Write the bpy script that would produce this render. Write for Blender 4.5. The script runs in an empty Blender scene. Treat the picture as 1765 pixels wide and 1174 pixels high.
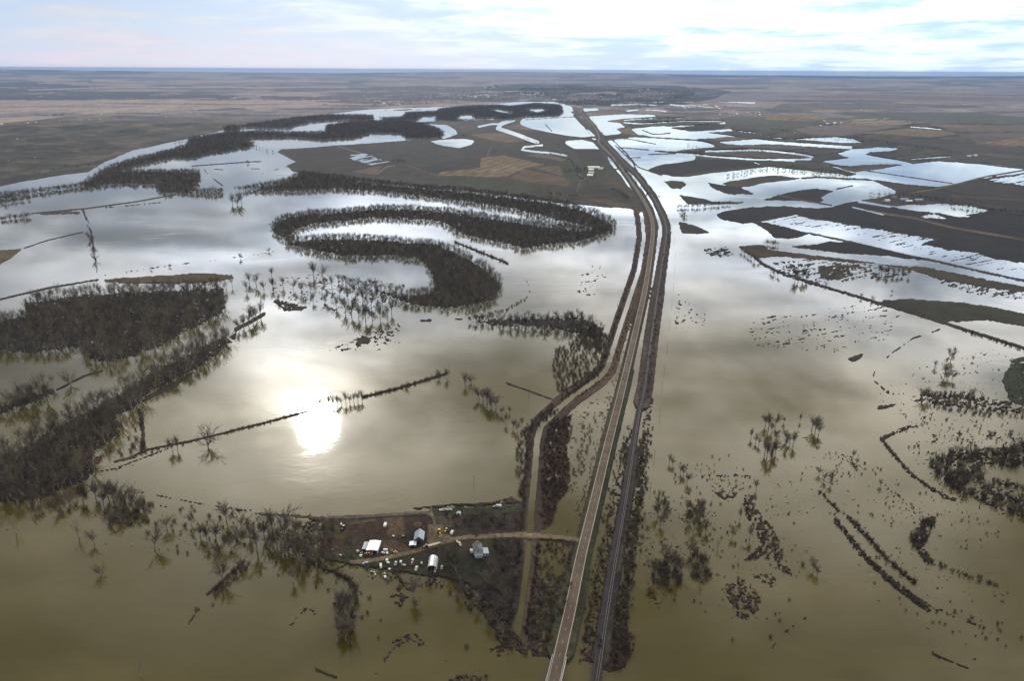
import bpy, math, random
import numpy as np
from mathutils import Vector, Matrix
random.seed(7)
C = bpy.context.scene.collection
SC = bpy.context.scene
R = math.radians

# ------------------------------------------------------------------ camera
PW, PH = 1765.0, 1174.0          # the traced plan was read off at this size
FPX = 1250.0
H = 370.0                        # flying height above the flood, metres
PITCH = math.atan((PH / 2 - 120.0) / FPX)
ROLL = R(0.30)
cam = bpy.data.cameras.new('camera')
cam.sensor_width = 36.0
cam.lens = 36.0 * FPX / PW
cam.clip_start = 1.0
cam.clip_end = 300000.0
co = bpy.data.objects.new('camera', cam)
C.objects.link(co)
SC.camera = co
fw = Vector((0, math.cos(PITCH), -math.sin(PITCH)))
rt0 = Vector((1, 0, 0))
up0 = rt0.cross(fw)
rt = rt0 * math.cos(ROLL) + up0 * math.sin(ROLL)
up = up0 * math.cos(ROLL) - rt0 * math.sin(ROLL)
m = Matrix(((rt.x, up.x, -fw.x, 0), (rt.y, up.y, -fw.y, 0), (rt.z, up.z, -fw.z, H), (0, 0, 0, 1)))
co.matrix_world = m

# ------------------------------------------------------------------ sky, sun, exposure
SUN_EL, SUN_AZ = R(26.2), R(-16.6)        # azimuth from +Y, negative = left
sun_dir = Vector((math.sin(SUN_AZ) * math.cos(SUN_EL), math.cos(SUN_AZ) * math.cos(SUN_EL), math.sin(SUN_EL)))
SC.view_settings.view_transform = 'Standard'
SC.view_settings.look = 'None'
SC.view_settings.exposure = 0.16
SC.view_settings.gamma = 1.0
SC.cycles.max_bounces = 5
SC.cycles.diffuse_bounces = 2
SC.cycles.glossy_bounces = 3
SC.cycles.transparent_max_bounces = 8
SC.cycles.volume_bounces = 0
SC.cycles.use_denoising = True
SC.cycles.sample_clamp_indirect = 6.0
sl = bpy.data.lights.new('sun', 'SUN')
sl.energy = 1.0
sl.angle = R(2.9)
sl.color = (1.0, 0.93, 0.84)
so = bpy.data.objects.new('sun', sl)
C.objects.link(so)
so.rotation_euler = (-sun_dir).to_track_quat('-Z', 'Y').to_euler()
so.location = (0, 0, 2000)

class NT:
    """little helper to write node trees"""
    def __init__(s, tree):
        s.t = tree
        s.n = tree.nodes
        s.l = tree.links
    def node(s, typ, **kw):
        n = s.n.new(typ)
        for k, v in kw.items():
            if k.startswith('i_'):
                key = k[2:]
                key = int(key) if key.isdigit() else key
                s.put(n.inputs[key], v)
            else:
                setattr(n, k, v)
        return n
    def put(s, sock, v):
        if hasattr(v, 'is_output'):
            s.l.new(v, sock)
        else:
            sock.default_value = v
    def math(s, op, a, b=None, c=None, clamp=False):
        n = s.n.new('ShaderNodeMath')
        n.operation = op
        n.use_clamp = clamp
        s.put(n.inputs[0], a)
        if b is not None:
            s.put(n.inputs[1], b)
        if c is not None:
            s.put(n.inputs[2], c)
        return n.outputs[0]
    def vmath(s, op, a, b=None, out=0):
        n = s.n.new('ShaderNodeVectorMath')
        n.operation = op
        s.put(n.inputs[0], a)
        if b is not None:
            s.put(n.inputs[1], b)
        return n.outputs['Value'] if op in ('DOT_PRODUCT', 'LENGTH', 'DISTANCE') else n.outputs[0]
    def mix(s, fac, a, b, blend='MIX'):
        n = s.n.new('ShaderNodeMix')
        n.data_type = 'RGBA'
        n.blend_type = blend
        s.put(n.inputs[0], fac)
        s.put(n.inputs[6], a)
        s.put(n.inputs[7], b)
        return n.outputs[2]
    def ramp(s, v, lo, hi, a=0.0, b=1.0, smooth=True):
        n = s.n.new('ShaderNodeMapRange')
        n.interpolation_type = 'SMOOTHSTEP' if smooth else 'LINEAR'
        s.put(n.inputs[0], v)
        n.inputs[1].default_value = lo
        n.inputs[2].default_value = hi
        n.inputs[3].default_value = a
        n.inputs[4].default_value = b
        return n.outputs[0]
    def noise(s, vec, scale, detail=4.0, rough=0.55, dist=0.0):
        n = s.n.new('ShaderNodeTexNoise')
        s.put(n.inputs['Vector'], vec)
        n.inputs['Scale'].default_value = scale
        n.inputs['Detail'].default_value = detail
        n.inputs['Roughness'].default_value = rough
        n.inputs['Distortion'].default_value = dist
        return n.outputs['Fac']

def col4(c):
    return (c[0], c[1], c[2], 1.0)

W = bpy.data.worlds.new('World')
SC.world = W
W.use_nodes = True
w = NT(W.node_tree)
w.n.clear()
tc = w.node('ShaderNodeTexCoord')
sep = w.node('ShaderNodeSeparateXYZ', i_0=tc.outputs['Generated'])
zc = w.math('MAXIMUM', sep.outputs[2], 0.002)
dirv = w.node('ShaderNodeCombineXYZ', i_0=sep.outputs[0], i_1=sep.outputs[1], i_2=zc).outputs[0]
sky = w.node('ShaderNodeTexSky', sky_type='NISHITA')
sky.sun_disc = False
sky.sun_elevation = SUN_EL
sky.sun_rotation = SUN_AZ
sky.altitude = 700
sky.dust_density = 1.2
w.put(sky.inputs[0], dirv)
bg1 = w.node('ShaderNodeBackground', i_0=sky.outputs[0], i_1=0.11)
# a layer of thin cloud on a plane high overhead
inv = w.math('DIVIDE', 1.0, w.math('ADD', zc, 0.085))
cp = w.node('ShaderNodeCombineXYZ', i_0=w.math('MULTIPLY', sep.outputs[0], inv), i_1=w.math('MULTIPLY', sep.outputs[1], inv), i_2=3.3).outputs[0]
n1 = w.noise(cp, 1.15, 6.0, 0.56, 0.35)
n2 = w.noise(w.vmath('ADD', cp, (7.3, 2.1, 0.0)), 0.42, 3.0, 0.5, 0.2)
n3 = w.noise(w.vmath('MULTIPLY', cp, (0.6, 1.0, 1.0)), 2.6, 5.0, 0.6, 0.3)
sund = w.vmath('DOT_PRODUCT', dirv, tuple(sun_dir))
ang = w.math('ARCCOSINE', w.math('MINIMUM', sund, 0.99999))
glow1 = w.math('POWER', 2.718, w.math('MULTIPLY', ang, -1 / R(5.0)))
glow2 = w.math('POWER', 2.718, w.math('MULTIPLY', ang, -1 / R(12.0)))
az = w.math('ARCTAN2', sep.outputs[0], sep.outputs[1])
right = w.ramp(az, R(-30), R(22))
elev = w.math('ARCSINE', zc)
thick = w.ramp(w.math('ADD', w.math('MULTIPLY', n1, 0.65), w.math('MULTIPLY', n2, 0.45)), 0.42, 0.70)
# brightness of the lit cloud: rises from the horizon, stronger near the sun and to the right
base = w.math('ADD', w.ramp(elev, R(3), R(12), 0.68, 0.78), w.math('MULTIPLY', right, w.ramp(elev, R(0.0), R(8), 0.26, 1.65)))
base = w.math('MULTIPLY', base, w.ramp(elev, R(13), R(40), 1.0, 0.62))
hi = w.ramp(elev, R(4), R(13), 0.0, 1.0)
gl = w.math('ADD', w.math('MULTIPLY', glow1, 12.0), w.math('MULTIPLY', glow2, 2.5))
gl = w.math('MULTIPLY', gl, w.ramp(elev, R(25), R(33), 1.0, 0.45))
for b_az, b_el, b_w, b_k in ((-18.0, 22.5, 4.0, 4.2), (-11.0, 20.0, 4.5, 2.2)):   # sunlit edges of the cloud bank
    bd = (math.sin(R(b_az)) * math.cos(R(b_el)), math.cos(R(b_az)) * math.cos(R(b_el)), math.sin(R(b_el)))
    ba = w.math('DIVIDE', w.math('ARCCOSINE', w.math('MINIMUM', w.vmath('DOT_PRODUCT', dirv, bd), 0.99999)), R(b_w))
    gl = w.math('ADD', gl, w.math('MULTIPLY', w.math('POWER', 2.718, w.math('MULTIPLY', w.math('MULTIPLY', ba, ba), -1.0)), b_k))
bright = w.math('ADD', base, w.math('MULTIPLY', gl, hi))
mod = w.ramp(w.math('ADD', w.math('MULTIPLY', n1, 0.52), w.math('MULTIPLY', n3, 0.48)), 0.36, 0.64, 0.46, 1.54)
bright = w.math('MULTIPLY', bright, w.math('ADD', 1.0, w.math('MULTIPLY', w.math('SUBTRACT', mod, 1.0), w.ramp(elev, R(3), R(10), 0.10, 1.15))))
warm = w.ramp(elev, R(0.3), R(3.2), 1.0, 0.0)
ccol = w.mix(w.math('MULTIPLY', warm, w.ramp(right, 0.1, 0.85, 0.85, 0.15)), (0.95, 1.0, 1.08, 1), (1.10, 0.95, 1.10, 1))
ccol = w.mix(w.math('MULTIPLY', right, w.ramp(elev, R(5), R(14), 1.0, 0.0)), ccol, (0.93, 1.06, 1.06, 1))
ccol = w.mix(w.ramp(elev, R(10), R(24)), ccol, (1.09, 1.0, 0.86, 1))
bg2 = w.node('ShaderNodeBackground', i_0=ccol, i_1=bright)
# the blue of the gaps between the clouds, as seen low over the plain
bg3 = w.node('ShaderNodeBackground', i_0=w.mix(w.ramp(elev, R(13), R(24)), w.mix(hi, (0.47, 0.71, 1.12, 1), (0.62, 0.78, 1.04, 1)), (0.98, 0.93, 0.82, 1)), i_1=w.math('ADD', w.math('MULTIPLY', w.math('MULTIPLY', bright, 0.82), hi), w.math('MULTIPLY', w.math('SUBTRACT', 1.0, hi), w.math('ADD', 0.68, w.math('MULTIPLY', right, 0.30)))))
ms0 = w.node('ShaderNodeMixShader', i_0=0.86, i_1=bg1.outputs[0], i_2=bg3.outputs[0])
ms = w.node('ShaderNodeMixShader', i_0=w.ramp(thick, 0.0, 1.0, 0.05, 0.88), i_1=ms0.outputs[0], i_2=bg2.outputs[0])
wo = w.node('ShaderNodeOutputWorld', i_0=ms.outputs[0])

# ------------------------------------------------------------------ plan: pixel <-> ground
RT, UP, FW = np.array(rt), np.array(up), np.array(fw)
def rays(px, py):
    px = np.asarray(px, float); py = np.asarray(py, float)
    a = (px - PW / 2) / FPX
    b = -(py - PH / 2) / FPX
    return a[..., None] * RT + b[..., None] * UP + FW
def ground(px, py, z=0.0):
    """world point on the level z under a traced plan point"""
    d = rays(px, py)
    s = (z - H) / np.minimum(d[..., 2], -1e-5)
    p = d * s[..., None]
    p[..., 2] += H
    return p
def topix(p):
    p = np.asarray(p, float) - np.array((0, 0, H))
    zf = p @ FW
    return PW / 2 + FPX * (p @ RT) / zf, PH / 2 - FPX * (p @ UP) / zf
def P(s):
    return np.array([[float(v) for v in q.split(',')] for q in s.split()])

# ------------------------------------------------------------------ smooth noise for the relief and the shorelines
def vnoise(x, y, seed):
    xi = np.floor(x).astype(np.int64); yi = np.floor(y).astype(np.int64)
    fx = x - xi; fy = y - yi
    fx = fx * fx * (3 - 2 * fx); fy = fy * fy * (3 - 2 * fy)
    def h(a, b):
        n = (a * 374761393 + b * 668265263 + seed * 974634777) & 0x7fffffff
        n = ((n ^ (n >> 13)) * 1274126177) & 0x7fffffff
        n = (n ^ (n >> 16)) & 0xffff
        return n / 65535.0
    v = (h(xi, yi) * (1 - fx) + h(xi + 1, yi) * fx) * (1 - fy) + (h(xi, yi + 1) * (1 - fx) + h(xi + 1, yi + 1) * fx) * fy
    return v
def fbm(x, y, seed, octs=4, rough=0.55):
    v = 0.0; a = 1.0; t = 0.0
    for i in range(octs):
        v = v + a * vnoise(x * 2 ** i, y * 2 ** i, seed + 17 * i)
        t += a; a *= rough
    return v / t

# ------------------------------------------------------------------ the ground plan
RX = np.array([-500, 0, 150, 420, 600, 760, 850, 960, 1060, 1250, 1500, 1765, 2300], float)
RY = np.array([116, 119, 121, 124.5, 125.5, 123.5, 123, 124.3, 125, 128.0, 130.5, 130.0, 134], float)
def ridge_y(x):
    return np.interp(x, RX, RY)
gx = np.concatenate([np.arange(-330, -10, 6.0), np.arange(-10, 1776, 1.5), np.arange(1776, 2100, 6.0)])
gt = np.concatenate([np.arange(0, 190, 0.75), np.arange(190, 330, 1.0), np.arange(330, 1052, 1.5), np.arange(1052, 1230, 6.0)])
GX, GT = np.meshgrid(gx, gt)
GY = ridge_y(GX) + GT
NR, NC = GX.shape
M = np.ones_like(GX)                    # 1 land, 0 flood water
A = np.full_like(GX, 0.30)              # how ragged the shoreline is
S = .22 * ((GX > 1150) & (GX < 2000) & (np.abs(np.linspace(0, 1230, NR)[:, None] * 0 + GY - 385) < 130))   # streakiness of the shoreline (plough rows)
K = np.zeros((NR, NC, 3))               # ground cover colour
HX = np.zeros_like(GX)                  # raised ground, metres
FX = np.zeros(GX.shape, bool)           # thin lines kept crisp

HILL = (.050, .050, .038); HILLT = (.105, .085, .062); FTAN = (.215, .180, .165); FPUR = (.132, .119, .138)
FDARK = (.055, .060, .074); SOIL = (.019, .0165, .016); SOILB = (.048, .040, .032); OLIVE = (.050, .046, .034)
TANF = (.175, .130, .078); TANB = (.125, .093, .060); GRASS = (.046, .050, .022); RED = (.042, .026, .022)
BANK = (.070, .050, .036); DIRT = (.135, .105, .072); FLOOR = (.033, .028, .023); RUST = (.080, .048, .026)
MUD = (.105, .095, .078); DBROWN = (.036, .028, .022); PURB = (.115, .094, .088)

def inside(poly, X, Y):
    r = np.zeros(X.shape, bool)
    n = len(poly); j = n - 1
    for i in range(n):
        xi, yi = poly[i]; xj, yj = poly[j]
        if yi != yj:
            c = ((yi > Y) != (yj > Y)) & (X < (xj - xi) * (Y - yi) / (yj - yi) + xi)
            r ^= c
        j = i
    return r
wa_ = np.interp(GY, [125, 190, 215, 420, 700, 1174], [26, 20, 9, 9, 9, 7]); wb_ = np.interp(GY, [125, 190, 215, 420, 700, 1174], [2.2, 2.2, 2.0, 4.0, 6, 6])
WX = GX + wa_ * (fbm(GX / 40, GY / np.interp(GY, [125, 300, 1174], [4, 12, 34]), 801, 4, .6) - .5)
WY = GY + wb_ * (fbm(GX / 36, GY / np.interp(GY, [125, 300, 1174], [4, 12, 34]), 803, 4, .6) - .5)
def window(x0, y0, x1, y1):
    i0 = max(0, int(np.searchsorted(gt, y0 - 137)) - 1); i1 = min(NR, int(np.searchsorted(gt, y1 - 115)) + 2)
    j0 = max(0, int(np.searchsorted(gx, x0)) - 1); j1 = min(NC, int(np.searchsorted(gx, x1)) + 2)
    return slice(i0, i1), slice(j0, j1)
def area(poly, m=None, col=None, a=None, h=None, s=None, warp=True, patchy=0.0):
    """lay a patch: m land share, col cover colour, a shore raggedness, h height, s streakiness"""
    if isinstance(poly, str):
        poly = P(poly)
    w_ = window(poly[:, 0].min() - 15, poly[:, 1].min() - 5, poly[:, 0].max() + 15, poly[:, 1].max() + 5)
    q = inside(poly, WX[w_], WY[w_]) if warp else inside(poly, GX[w_], GY[w_])
    if patchy > 0: q &= fbm(GX[w_] / 70, GY[w_] / 3.2, 907, 4, .65) > patchy
    if m is not None: M[w_][q] = m
    if col is not None: K[w_][q] = col
    if a is not None: A[w_][q] = a
    if s is not None: S[w_][q] = s
    if m is not None: FX[w_][q] = False
    if h is not None: HX[w_][q] = h
def segdist(pts, X, Y):
    d = np.full(X.shape, 1e9); wv = np.zeros(X.shape)
    acc = 0.0
    for (x0, y0), (x1, y1) in zip(pts[:-1], pts[1:]):
        vx, vy = x1 - x0, y1 - y0
        L = vx * vx + vy * vy + 1e-9
        t = np.clip(((X - x0) * vx + (Y - y0) * vy) / L, 0, 1)
        e = np.hypot(X - x0 - t * vx, Y - y0 - t * vy)
        b = e < d
        d = np.where(b, e, d); wv = np.where(b, acc + t * math.sqrt(L), wv)
        acc += math.sqrt(L)
    return d, wv, acc
def band(pts, wd, m=None, col=None, a=None, h=None, dash=0.0, seed=1, wd2=None):
    """lay a strip along a traced line (dike, road, ditch); wd..wd2 = width in plan pixels at both ends"""
    if isinstance(pts, str):
        pts = P(pts)
    wm = max(wd, wd2 or wd)
    w_ = window(pts[:, 0].min() - wm, pts[:, 1].min() - wm, pts[:, 0].max() + wm, pts[:, 1].max() + wm)
    d, t, L = segdist(pts, GX[w_], GY[w_])
    ww = wd if wd2 is None else wd + (wd2 - wd) * t / L
    q = d < ww / 2
    if dash > 0:
        q &= vnoise(t / 5.0, d * 0, seed) > dash + .12 * (GY[w_] > 600)
    if m is not None:
        M[w_][q] = m
        FX[w_][q] = (wm < 4.5 and (dash > 0 or m in (0, 1))) & (GY[w_][q] < 430)
    if col is not None: K[w_][q] = col
    if a is not None: A[w_][q] = a
    if h is not None: HX[w_][q] = h

# broad cover: prairie benches far off, then nearer country
n_a = fbm(GX / 210.0, GY / 3.6, 11, 4)
n_b = fbm(GX / 75.0, GY / 2.6, 23, 4)
n_c = fbm(GX / 30.0 + GY / 9.0, GY / 5.5, 37, 4)
def sm(v, a_, b_):
    t = np.clip((v - a_) / (b_ - a_), 0, 1)
    return t * t * (3 - 2 * t)
def lay(colA, colB, f):
    return np.array(colA) * (1 - f[..., None]) + np.array(colB) * f[..., None]
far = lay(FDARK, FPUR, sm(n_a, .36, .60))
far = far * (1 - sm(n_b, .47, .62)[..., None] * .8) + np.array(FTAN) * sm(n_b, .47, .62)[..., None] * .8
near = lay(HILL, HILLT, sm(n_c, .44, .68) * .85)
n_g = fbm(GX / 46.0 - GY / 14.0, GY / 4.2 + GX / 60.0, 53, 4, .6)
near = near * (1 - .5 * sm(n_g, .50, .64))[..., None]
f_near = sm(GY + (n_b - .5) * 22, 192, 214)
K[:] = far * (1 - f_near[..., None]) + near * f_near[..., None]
# left country
area('-330,172 0,172 200,171 420,173 600,172 640,180 560,186 400,186 300,190 150,197 0,213 -330,222', col=FTAN)
sub = window(-330, 165, 660, 225)
band('-60,203 60,196 140,198', 7, col=FPUR); band('0,184 250,183', 2, col=FPUR); band('180,178 480,180', 2, col=TANB)
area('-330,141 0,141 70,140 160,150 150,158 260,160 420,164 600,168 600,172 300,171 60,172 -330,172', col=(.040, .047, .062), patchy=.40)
band('50,155 165,151 600,149', 2.2, col=FTAN); band('70,137 200,137', 1.8, col=FTAN); band('66,143 150,142', 2, col=FTAN)
band('160,139 600,140', 2.5, col=FTAN, wd2=3); band('0,128.5 140,129.5 160,141 166,156', 1.0, col=FDARK)
band('170,152.5 420,152', 1.5, col=FDARK); band('220,138 290,138.5', 1.2, col=FDARK)
area('560,152 760,146 930,148 930,170 800,173 640,184 540,182', col=(.066, .064, .072), patchy=.45)
# right country, field by field
area('1100,168 1300,160 1480,160 1765,166 2100,168 2100,178 1765,176 1640,180 1500,172 1320,172 1180,180', col=FPUR)
area('1320,166 1500,163 1640,166 1765,168 2100,170 2100,173 1700,174 1500,170', col=(.105, .080, .082))
area('1345,178 1480,181 1530,177 1640,180 1560,186 1450,190 1330,188', col=(.090, .078, .070))
area('1430,194 1540,194 1700,196 1765,204 2100,214 2100,224 1765,214 1600,211 1490,204', col=(.058, .062, .054))
area('1240,202 1310,203 1400,209 1430,216 1370,228 1290,222 1250,214', col=(.060, .058, .044))
area('1310,198 1400,197 1430,203 1400,209 1320,206', col=TANB)
area('1465,205 1510,205 1600,210 1540,216 1480,218 1440,212', col=TANB)
band('1470,206.5 1510,205', 2.2, col=(.20, .17, .14)); band('1468,211 1560,208', 2, col=(.20, .17, .14)); band('1490,214.5 1570,212', 2.2, col=(.19, .16, .13))
area('1370,222 1400,217 1440,215 1560,216 1500,226 1450,234 1400,234', col=PURB)
area('1480,229 1560,222 1580,221 1640,228 1650,231 1600,237 1550,233', col=(.150, .118, .075))
area('1600,214 1765,216 2100,222 2100,228 1765,224 1680,228 1640,224', col=(.110, .086, .068))
area('1650,232 1765,228 2100,232 2100,250 1765,252 1690,248', col=(.098, .078, .072))
area('1690,246 1765,236 2100,240 2100,262 1765,252', col=TANF)
area('1500,238 1620,240 1700,252 1765,254 2100,262 2100,282 1765,274 1640,262 1560,252', col=(.058, .050, .044))
area('1560,258 1640,268 1765,290 2100,330 2100,270 1765,272', col=(.052, .048, .040))
area('1660,264 1740,264 1765,268 2100,280 2100,284 1765,274', col=(.085, .070, .066))
band('1500,239 1560,247 1620,255', 4, col=(.034, .032, .030))
# the flood left of the highway
area('-330,328 0,321 45,312 100,303 150,296 180,279 230,259 300,244 345,233 410,219 470,208 560,197 640,188 700,186 760,184 850,179 900,174 930,170 985,184 1040,250 1080,310 1112,362 1124,420 1100,520 1066,640 1020,800 1000,900 970,1010 930,1174 900,1360 -330,1360', m=0)
# the flood right of the highway: near part
area('1090,300 1118,290 1156,303 1180,305 1212,301 1252,294 1296,280 1323,276 1350,274 1400,282 1440,288 1484,300 1500,308 1548,332 1560,356 1600,400 1765,440 2100,500 2100,1360 900,1360 930,1174 1000,900 1066,640 1124,420 1112,362', m=0)
# and the stripes of it beyond
for q in ('997,192 1013,200 1047,198 1072,197 1129,197 1136,200 1101,203 1076,204 1050,207 1044,209 1067,212 1076,219 1061,221 1073,227 1064,231 1040,233 1028,221 1016,207',
          '999,192 1003,187 1030,186 1033,189 1015,192',
          '1084,222 1132,217 1180,216 1180,227 1146,232 1118,232 1102,233 1093,228',
          '1170,223 1190,226 1226,224 1259,221 1262,225 1250,227 1204,228 1200,232 1170,234 1120,235 1110,232 1140,231',
          '1190,230 1215,228 1250,232 1275,236 1232,238 1180,240 1120,237 1105,236',
          '1040,243 1075,238 1105,236 1140,237 1180,236 1200,240 1228,247 1235,253 1180,258 1150,262 1180,262 1200,270 1195,277 1170,280 1140,283 1118,291 1156,304 1120,330 1100,330 1065,275',
          '1231,243 1265,238 1300,239 1340,243 1470,251 1470,257 1391,252 1340,248 1276,250 1250,248',
          '1255,223 1265,224 1300,228 1332,236 1366,239 1408,237 1443,235 1470,238 1480,242 1492,245 1470,246 1442,245 1391,241 1332,238 1290,230',
          '1440,263 1470,257 1499,255 1513,253 1552,256 1533,261 1501,261 1492,266 1502,267 1557,278 1574,283 1525,285 1470,286 1440,284 1415,278 1449,273 1470,272 1450,268',
          '1475,297 1499,293 1560,284 1590,280 1610,278 1652,279 1765,291 2100,325 2100,330 1765,297 1720,303 1649,317 1618,322 1584,320 1547,316 1516,310 1482,308 1470,302'):
    area(q, m=0, s=.12)
area('1693,312 1765,299 2000,300 2000,335 1765,320 1737,315', m=.40, s=.5)
for q, wd in (('1076,207 1120,204 1180,203', 1.6), ('1074,211 1101,213 1180,208', 2), ('1170,208 1247,209 1250,212 1226,214 1170,217', 2), ('1170,262 1212,268 1290,274 1398,274', 3.5),
              ('1216,260 1270,259 1300,258 1330,260 1360,263 1390,267 1400,270', 4), ('1570,274 1639,269', 2), ('1570,218 1623,222.5', 2.4), ('1150,192 1135,190 1113,189', 2)):
    band(q, wd, m=0)
area('1149,219 1180,218 1235,212 1250,214 1248,221 1226,224 1190,224 1172,223', m=1, col=SOIL)
area('1060,222 1078,220 1090,228 1100,233 1088,233 1070,229', m=1, col=TANB, s=.4)
area('1045,208 1062,206 1076,206 1066,211', m=1, col=TANB, s=.4)
area('1250,226 1300,229 1332,237 1290,237 1262,231', m=1, col=SOILB)
area('1235,237 1262,236 1300,239 1250,243 1225,242', m=1, col=TANB)
area('1262,252 1340,249 1391,253 1391,256 1300,256', m=1, col=PURB)
area('1220,263 1300,261 1390,270 1380,273 1300,273 1230,266', m=1, col=(.075, .058, .052))
area('1180,259 1215,262 1212,266 1180,262', m=1, col=SOILB)
# dark field and the country right of the tracks
area('1118,292 1146,283 1170,280 1207,274 1250,276 1296,280 1323,287 1252,294 1212,301 1180,305 1156,303 1135,298', m=1, col=SOIL, s=.3)
band('1180,302 1215,297 1260,292 1323,285', 5, m=1, col=(.040, .042, .026))
area('1296,277 1323,276 1400,280 1440,290 1480,300 1470,303 1400,296 1323,287', m=1, col=(.046, .046, .030))
area('1468,286 1516,282 1560,284 1499,291', m=1, col=(.070, .055, .046))
area('1144,312 1162,311 1176,312 1183,318 1173,326 1155,324 1149,316', m=1, col=GRASS)
area('1221,314 1238,318 1276,324 1300,334 1265,336 1252,334 1231,326 1223,320', m=1, col=SOIL)
area('1243,317 1259,312 1306,305 1334,302 1383,307 1323,315 1274,323', m=1, col=OLIVE)
band('1383,307 1408,305 1460,308 1500,310', 3, m=1, col=SOILB)
area('1315,344 1340,336 1374,328 1408,325 1441,328 1425,335 1417,341 1422,344 1414,348 1386,346 1323,345', m=1, col=SOIL, s=.3)
band('1441,326 1470,319.6', 2, m=1, col=SOIL)
band('1340,336 1386,345 1434,354', 2.5, m=1, col=BANK)
area('1170,336 1180,337 1207,341 1230,347 1265,348 1289,347 1272,351 1213,352 1185,352 1178,346', m=1, col=SOILB)
area('1232,370 1245,364 1276,359 1320,355 1357,355 1408,359 1436,356 1470,347 1515,341 1540,334 1548,332 1547,325 1540,321 1495,308 1548,316 1584,320 1618,322 1690,308 1765,320 2000,350 2000,490 1765,453 1755,452 1707,445 1685,435 1635,431 1610,425 1584,422 1616,412 1577,406 1540,402 1513,396 1470,391 1449,387 1436,382 1395,377 1374,370 1311,380 1279,385 1243,378', m=1, col=SOIL)
area('1436,382 1513,396 1577,406 1616,412 1584,422 1635,431 1685,435 1707,445 1765,453 2000,490 2000,540 1765,480 1686,465 1567,440 1470,416 1395,400 1340,386 1311,380 1374,370 1395,377', m=.30, s=.55, a=.25)
area('1395,392 1470,404 1560,428 1640,452 1765,474 2000,520 2000,540 1765,481 1567,440 1470,417 1340,386', m=.0, s=0.1)
area('1490,306 1548,318 1584,321 1600,323 1540,333 1546,326', m=1, col=SOILB)
area('1620,325 1690,310 1765,322 2000,345 2000,372 1765,345 1680,338', m=1, col=(.042, .035, .030), s=.3)
area('1548,333 1600,326 1680,338 1765,347 2000,375 2000,400 1765,368 1690,357 1600,345', m=1, col=(.036, .032, .028))
area('1470,350 1515,341 1548,334 1600,346 1628,352 1567,354 1530,357 1490,352', m=1, col=(.060, .048, .036))
band('1640,338 1765,345 2000,365', 3, col=(.085, .052, .045)); band('1500,364 1577,376 1640,392 1765,413 2000,450', 3.5, col=TANB)
band('1484,292.5 1560,304 1642,316', 1.6, m=1, col=DBROWN); band('1568,333 1615,325 1650,317 1700,304 1765,293', 2.5, m=1, col=TANB)
band('1568,337 1632,350 1703,363 1765,368', 2, m=1, col=DBROWN)
area('1530,356 1567,353 1627,351 1666,354 1703,363 1678,368 1661,370 1676,374 1649,373 1610,366 1584,364 1560,360', m=.0, s=.35)
area('1584,373 1610,367 1632,378 1600,377', m=.35, s=.5)
band('1470,357 1523,370', 2.2, m=0); band('1480,347 1533,356', 3.5, m=0)
area('1294,383 1311,381 1340,387 1395,402 1374,410 1357,412 1334,409 1328,402 1315,392', m=1, col=SOIL)
band('1395,402 1470,417.5 1567,441 1618,451 1686,467 1765,484 2000,530', 3.2, m=1, col=SOILB, wd2=5)
area('1361,425 1408,421 1434,416 1470,419 1488,422 1550,438 1601,446 1584,448 1533,442 1482,439 1465,438 1434,434 1374,428', m=1, col=SOIL)
area('1170,382 1180,383 1204,390 1224,401 1204,403 1177,402 1173,392', m=1, col=(.036, .033, .024))
area('1212,428 1255,425 1267,442 1252,444 1215,440', m=.50, col=SOIL, s=.3, a=.6)
area('1272,425 1316,422 1323,429 1349,434 1408,441 1470,449 1502,453 1470,453 1391,446 1332,442 1303,446 1289,438', m=1, col=(.062, .042, .028))
area('1330,452 1400,446 1500,455 1570,466 1560,478 1500,482 1400,492 1350,474', m=.40, col=SOILB, a=.7, s=.4)
area('1410,457 1465,458 1468,475 1448,482 1417,481 1414,470', m=.85, col=(.042, .036, .024), s=.3)
band('1440,456 1490,462', 3, m=1, col=RUST)
band('1408,441 1502,453 1560,462', 2, m=1, col=SOILB)
area('1533,457 1591,460 1765,494 2000,540 2000,552 1765,504 1676,494 1625,484 1591,472', m=1, col=(.048, .042, .028), s=.3)
area('1600,478 1765,506 1765,520 1690,512 1620,490', m=.40, col=SOILB, a=.55, s=.5)
area('1516,518 1557,515 1662,521 1744,535 1765,540 2000,590 2000,600 1765,562 1744,559 1696,552 1635,554 1560,533', m=1, col=(.034, .032, .020))
band('1303,446 1316,456 1356,475 1420,494 1506,520 1574,540 1659,567 1765,600 2000,670', 5, m=1, col=DBROWN, wd2=7)
band('1510,522 1574,541 1659,568 1765,601', 1.6, col=BANK)
band('1622,567 1574,583 1540,607 1509,634 1504,654 1538,683', 2.6, m=1, col=DBROWN, dash=.25, a=.5)
area('1509,704 1515,700 1540,697 1540,700 1512,707', m=1, col=DBROWN)
band('1580,690 1680,698 1765,706 2000,725', 3.2, m=1, col=BANK, wd2=5)
area('1580,680 1640,680 1765,695 1765,716 1660,704 1590,692', m=.52, col=DBROWN, a=.5)
area('1727,654 1744,620 1765,613 1900,600 1900,720 1765,697 1741,692', m=.85, col=(.036, .040, .026), s=.5, a=.5)
area('1461,619 1475,612 1489,608 1485,617 1468,625', m=1, col=(.034, .032, .022))
area('1318,575 1340,566 1357,562 1378,570 1400,577 1378,583 1340,586', m=.42, col=DBROWN, a=.7, s=.5)
area('1343,572 1357,566 1374,573 1365,581 1348,580', m=.75, col=DBROWN, s=.4)
area('1165,505 1190,512 1225,545 1215,562 1165,568', m=.26, col=DBROWN, a=.75)
area('1270,560 1330,545 1500,520 1560,545 1520,590 1440,610 1300,598', m=.16, col=SOILB, a=.55, s=.6)
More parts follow.
